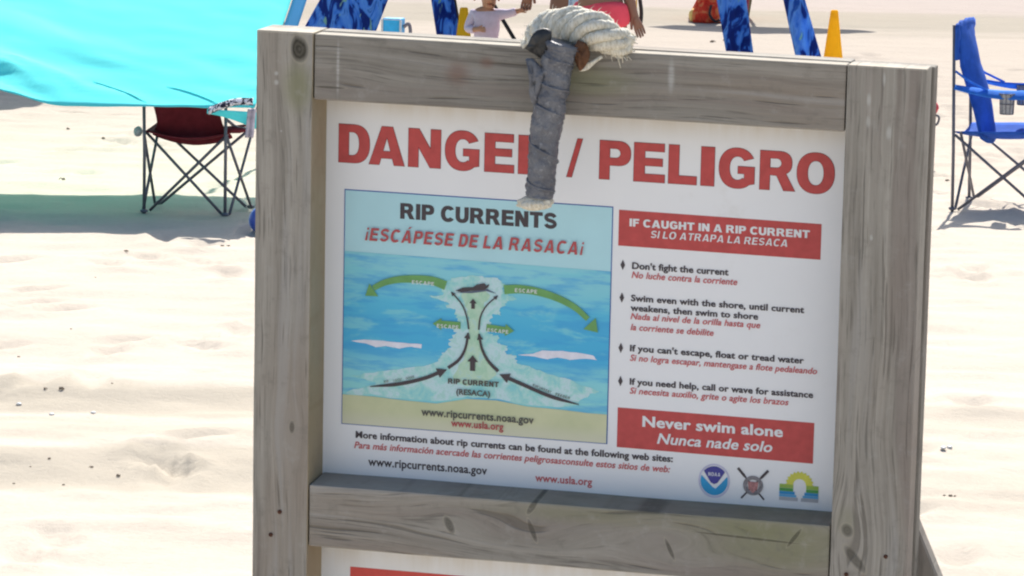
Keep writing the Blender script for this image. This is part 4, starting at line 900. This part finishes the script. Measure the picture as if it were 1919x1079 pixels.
def person(label, x, y, H, pose, tone, hairc, face=1, rz=0):
    """H standing height. pose: dict of left (-x) and right (+x) elbow/hand positions in world-relative coordinates"""
    t = thing('person', label, 'person', (x, y, zg(x, y)), rz); g = H; baby = pose.get('baby', False)
    hd = .20 if baby else .135; hip = .43 if baby else .51; shz = H*(.785 if baby else .815); hw = H*.058; shw = H*(.085 if baby else .108)
    J = []; E = []; ix = {}
    def add(n_, p_, r_, par=None):
        ix[n_] = len(J); J.append((tuple(p_), r_)); 
        if par is not None: E.append((ix[par], ix[n_]))
    add('pelvis', (0, 0, H*hip), (H*.078, H*.055)); add('waist', (0, 0, H*(hip+.10)), (H*.066, H*.046), 'pelvis'); add('chest', (0, 0, H*(hip+.22)), (H*.082, H*.055), 'waist')
    add('upper', (0, 0, shz - H*.012), (H*.070, H*.045), 'chest'); add('neck', (0, -.002, shz + H*.035), H*.032, 'upper')
    hz = H*(1-hd*.5); add('jaw', (pose.get('look', 0)*.2*H*hd, -H*hd*.10, H*(1-hd*.80)), H*hd*.30, 'neck'); add('skull', (0, .0, hz + H*hd*.08), (H*hd*.40, H*hd*.44), 'jaw'); add('crown', (0, H*hd*.04, H*(1-hd*.12)), H*hd*.30, 'skull')
    add('nose', (pose.get('look', 0)*.25*H*hd, -H*hd*.50, hz - H*hd*.12), H*hd*.055, 'skull')
    hands = {}
    for s, nm in ((-1, 'L'), (1, 'R')):
        st = pose.get('step', {}).get(nm, 0)
        add('hip'+nm, (s*hw, 0, H*(hip-.035)), H*.055, 'pelvis'); add('knee'+nm, (s*hw*1.1, -st*.5 - .01*H, H*.27), H*.036, 'hip'+nm)
        add('calf'+nm, (s*hw*1.1, -st*.3 + .01*H, H*.19), H*.032, 'knee'+nm); add('ankle'+nm, (s*hw*1.1, -st*.2, H*.04), H*.021, 'calf'+nm)
        add('heel'+nm, (s*hw*1.12, -st*.2+.012*H, H*.018), H*.019, 'ankle'+nm); add('toe'+nm, (s*hw*1.35, -st*.2 - H*.085, H*.012), H*.018, 'ankle'+nm)
        sh_ = Vector((s*shw, 0, shz - H*.01)); el, ha = Vector(pose[nm][0]), Vector(pose[nm][1])
        add('sh'+nm, sh_, H*.036, 'upper'); add('el'+nm, el, H*.023, 'sh'+nm); add('fore'+nm, el.lerp(ha, .35), H*.024, 'el'+nm)
        d = (ha - el).normalized(); wr = ha - d*H*.045; add('wr'+nm, wr, H*.0155, 'fore'+nm); add('palm'+nm, ha, (H*.020, H*.014), 'wr'+nm)
        side = d.cross(Vector((0, 1, 0))); side = side.normalized() if side.length > .1 else Vector((1, 0, 0)); cv = pose.get('curl', {}).get(nm, .3)
        for q in range(4):
            o_ = side*(q-1.5)*H*.0098; L_ = H*.044*(.85, 1, .95, .75)[q]; nrm = Vector((0, -1, 0))
            add('f%d%s' % (q, nm), ha + o_ + d*H*.014, H*.0052, 'palm'+nm); add('g%d%s' % (q, nm), ha + o_ + d*(H*.014+L_*.5) + nrm*L_*.15*cv, H*.0048, 'f%d%s' % (q, nm))
            add('h%d%s' % (q, nm), ha + o_ + d*(H*.014+L_*(1-.45*cv)) + nrm*L_*.6*cv, H*.004, 'g%d%s' % (q, nm))
        add('t1'+nm, ha - side*s*H*.020 - d*H*.010, H*.0062, 'wr'+nm); add('t2'+nm, ha - side*s*H*.028 + d*H*.012 + Vector((0, -H*.008, 0)), H*.005, 't1'+nm)
    m = skinmat('skin_tone', tone); skin('body', J, E, m, t)
    # face, ears, hair
    lk = pose.get('look', 0)*.25*H*hd; f0 = -H*hd*.40; dk = plain('eye_dark', (.02, .015, .012), .3, .1)
    for s in (-1, 1):
        ball('eye', (lk + s*H*hd*.16, f0 + .002, hz - H*hd*.02), (H*hd*.05, H*hd*.03, H*hd*.032), dk, t, 2)
        ball('ear', (s*H*hd*.42, 0, hz - H*hd*.06), (H*hd*.05, H*hd*.08, H*hd*.12), m, t, 2)
        ball('eyebrow', (lk + s*H*hd*.17, f0 - .001, hz + H*hd*.07), (H*hd*.08, H*hd*.02, H*hd*.014), plain('brow', hairc, .8), t, 1)
    ball('mouth', (lk, f0 + H*hd*.04, hz - H*hd*.27), (H*hd*.10, H*hd*.03, H*hd*.024), plain('lips', (tone[0]*.85, tone[1]*.5, tone[2]*.5), .5), t, 2)
    bm = bmesh.new(); bmesh.ops.create_icosphere(bm, subdivisions=4, radius=1)
    bmesh.ops.delete(bm, geom=[v for v in bm.verts if v.co.z < .05 + .75*max(0, -v.co.y)**1.3 - .75*max(0, v.co.y)], context='VERTS')
    for v in bm.verts:
        k = 1.0 + .05*noise.noise(v.co*6); v.co = Vector((v.co.x*H*hd*.45*k, v.co.y*H*hd*.49*k + H*hd*.03, hz + H*hd*.08 + v.co.z*H*hd*.46*k))
    from_bm('hair', bm, plain('hair_strands', hairc, .7, .4, 60), t, True)
    return t, J, E, ix
def garment(name, J, E, ix, keep, grow, m, t, trim=None):
    nm = {v: k for k, v in ix.items()}; ids = [i for i in range(len(J)) if nm[i] in keep]; mp_ = {a: k for k, a in enumerate(ids)}
    JJ = []
    for i in ids:
        r_ = J[i][1]; r_ = r_ if isinstance(r_, tuple) else (r_, r_); JJ.append((J[i][0], (r_[0]*grow+.004, r_[1]*grow+.004)))
    EE = [(mp_[a], mp_[b]) for a, b in E if a in mp_ and b in mp_]
    if trim:
        for a, b, f in trim:
            ia, ib = mp_[ix[a]], ix[b]; p_ = Vector(J[ix[a]][0]).lerp(Vector(J[ib][0]), f); ra = JJ[ia][1]; rb = J[ib][1]; rb = rb if isinstance(rb, tuple) else (rb, rb)
            k = len(JJ); JJ.append((tuple(p_), (ra[0]*(1-f)+rb[0]*f*grow + .006, ra[1]*(1-f)+rb[1]*f*grow + .006))); EE.append((ia, k))
    return skin(name, JJ, EE, m, t)
P = G_['people']
# toddler, one arm held up by the grown-up's hand
tx, ty = P['tod'][0], 27.65; th = P['todh']
tt, J, E, ix = person('toddler in a lilac long sleeved top, one arm raised to hold a hand', tx, ty, th,
    dict(baby=True, look=.5, L=(Vector(P['tod_el']), Vector(P['tod_hl'])), R=(Vector(P['tod_er']), Vector(P['tod_hr'])), curl=dict(L=.9, R=.9)), (.42, .22, .14), (.05, .03, .02))
M_lilac = cloth('lilac_cotton', (.56, .48, .60), .0, .08, 30)
garment('top', J, E, ix, ('pelvis', 'waist', 'chest', 'upper', 'shL', 'shR', 'elL', 'elR', 'foreL', 'foreR'), 1.12, M_lilac, tt, [('foreL', 'wrL', .6), ('foreR', 'wrR', .75)])
garment('nappy_shorts', J, E, ix, ('pelvis', 'hipL', 'hipR'), 1.2, plain('pale_pink_cotton', (.6, .4, .42), .8), tt, [('hipL', 'kneeL', .3), ('hipR', 'kneeR', .3)])
# grown-up whose hand the toddler holds
ax_, ay_ = P['ad'][0], 27.3
ta, J, E, ix = person('grown-up in a black swimsuit reaching down to hold the toddler hand', ax_, ay_, 1.66,
    dict(L=(Vector((-.245, -.02, 1.06)), Vector((P['ahand'][0]-ax_, .0, P['ahand'][1]+.03))), R=(Vector((.26, .02, 1.08)), Vector((.20, -.05, .86))), step=dict(L=.15, R=-.2), curl=dict(L=.9)), (.26, .125, .08), (.03, .02, .015))
garment('swimsuit', J, E, ix, ('pelvis', 'waist', 'chest'), 1.06, plain('black_lycra', (.02, .02, .025), .5), ta, [('pelvis', 'hipL', .55), ('pelvis', 'hipR', .55)])
ts = thing('beach_towel', 'pale blue towel hanging beside the grown-up in the black swimsuit', 'towel', (P['tw'][0], 27.05, P['tw'][1]))
sheet('towel_cloth', lambda u, v: (-.026 + u*.052 + .004*math.sin(v*6), .012*math.sin(u*7+v*2), .0 + v*.42), 10, 14, plain('pale_blue_terry', (.42, .58, .74), .9, .15, 60, bump=.003), ts, .012)
# child in coral shorts
kx, ky = P['kid'][0], 26.5; kh = P['kidh']
tk, J, E, ix = person('child in coral swim shorts with one arm hanging at the side', kx, ky, kh,
    dict(L=(Vector((-.17, -.02, .86)), Vector((-.05, -.16, .98))), R=(Vector((P['kel'][0]-kx, .0, P['kel'][1])), Vector((P['khand'][0]-kx, -.01, P['khand'][1]+.035))), step=dict(L=.05, R=-.05)), (.30, .15, .10), (.03, .02, .015))
garment('shorts', J, E, ix, ('pelvis', 'hipL', 'hipR'), 1.22, cloth('coral_nylon', (.90, .10, .14), .0, .06, 20), tk, [('pelvis', 'waist', .62), ('hipL', 'kneeL', .16), ('hipR', 'kneeR', .16)])
st = thing('carry_strap', 'black carry strap with a yellow stripe hanging beside the coral shorts child', 'strap', (P['st'][0], ky + .06, P['st'][1]))
tubes('black_webbing', [(curve_pts([(-.035, 0, .0), (-.03, 0, .05), (-.06, 0, .2), (-.07, 0, .36)], 6), .010), (curve_pts([(.035, 0, -.02), (.04, 0, .06), (.03, 0, .14), (.0, 0, .36)], 6), .011)], M_blackpole, st)
tube('yellow_stripe', [(.012, -.012, .09), (.006, -.012, .36)], .004, plain('yellow_webbing', (.75, .6, .15), .6), st)

# ================================================================= SEAWEED SCRAPS AND SHELLS
SCRAP_L = ['left one of two dark seaweed scraps above the upper rut left of the sign', 'widest dark seaweed scrap, right of its twin above the upper rut', 'tiny seaweed speck on smooth sand between the shade and the upper rut', 'small seaweed scrap close to the left edge, midway down the sand',
 'darkest small scrap at the top of the lower rut', 'seaweed scrap in the lower rut, third from its right end', 'slanted seaweed scrap at the right end of the lower rut', 'small scrap low in the middle of the lower rut', 'tiny scrap left of the darkest one in the lower rut',
 'seaweed scrap just below the canopy shade beside the left post', 'larger seaweed scrap nearest the left post below the canopy shade', 'thin seaweed scrap below the canopy shade, left of centre', 'left of three seaweed scraps low at the right of the sign', 'middle of three seaweed scraps low at the right of the sign', 'right of three seaweed scraps low at the right of the sign',
 'seaweed scrap left of the tent leg on the far sand', 'larger seaweed scrap touching the tent leg side on the far sand', 'seaweed scrap left of the maroon chair, nearer the canopy hem', 'seaweed scrap just left of the maroon chair cup holder', 'seaweed scrap left of the maroon chair, just above the shade',
 'seaweed scrap beside the maroon chair front foot', 'seaweed scrap between the right post and the blue chair', 'single upright speck above the right part of the upper rut', 'faint scrap at the far right of the lower rut', 'seaweed scrap under the blue chair cup holder', 'tiny scrap at the left edge of the lower rut']
SHELL_L = ['white shell in the upper rut close to the left edge', 'white shell in the upper rut furthest right', 'left of two white shells right of the sign', 'right of two white shells right of the sign', 'middle white shell of three in the upper rut']
M_weed = plain('dry_seaweed', (.20, .16, .12), .9, .4, 80); random.seed(11)
def scrap(x, y, s, seed, label):
    rr_ = random.Random(seed); V, F_ = [], []
    for k in range(5):
        a = rr_.uniform(0, 6.28); d = Vector((math.cos(a), math.sin(a), 0))*s; p0 = Vector((rr_.gauss(0, s*.3), rr_.gauss(0, s*.3), s*.12))
        vs_, fs_ = tube_data([p0 - d*.5, p0 + Vector((0, 0, s*.4)), p0 + d*.5], s*.12, 5, len(V)); V += vs_; F_ += fs_
    o = from_py('seaweed_scrap', V, F_, M_weed, None, True); o.location = (x, y, zg(x, y)); tag(o, label, 'seaweed', 'dark scraps of seaweed on the sand')
for i, (px_, py_, s) in enumerate(G_['scraps']):
    scrap(px_, py_, s, i, SCRAP_L[i])
M_shell = plain('white_shell', (.8, .78, .74), .4, .05)
for i, (px_, py_) in enumerate(G_['shells']):
    bm = bmesh.new(); bmesh.ops.create_icosphere(bm, subdivisions=2, radius=1)
    for v in bm.verts: v.co = Vector((v.co.x*.011*(1+.12*math.sin(v.co.y*9)), v.co.y*.009, v.co.z*.005 + .004))
    o = from_bm('shell', bm, M_shell, None, True); o.location = (px_, py_, zg(px_, py_)); tag(o, SHELL_L[i], 'shell', 'white shells on the sand')
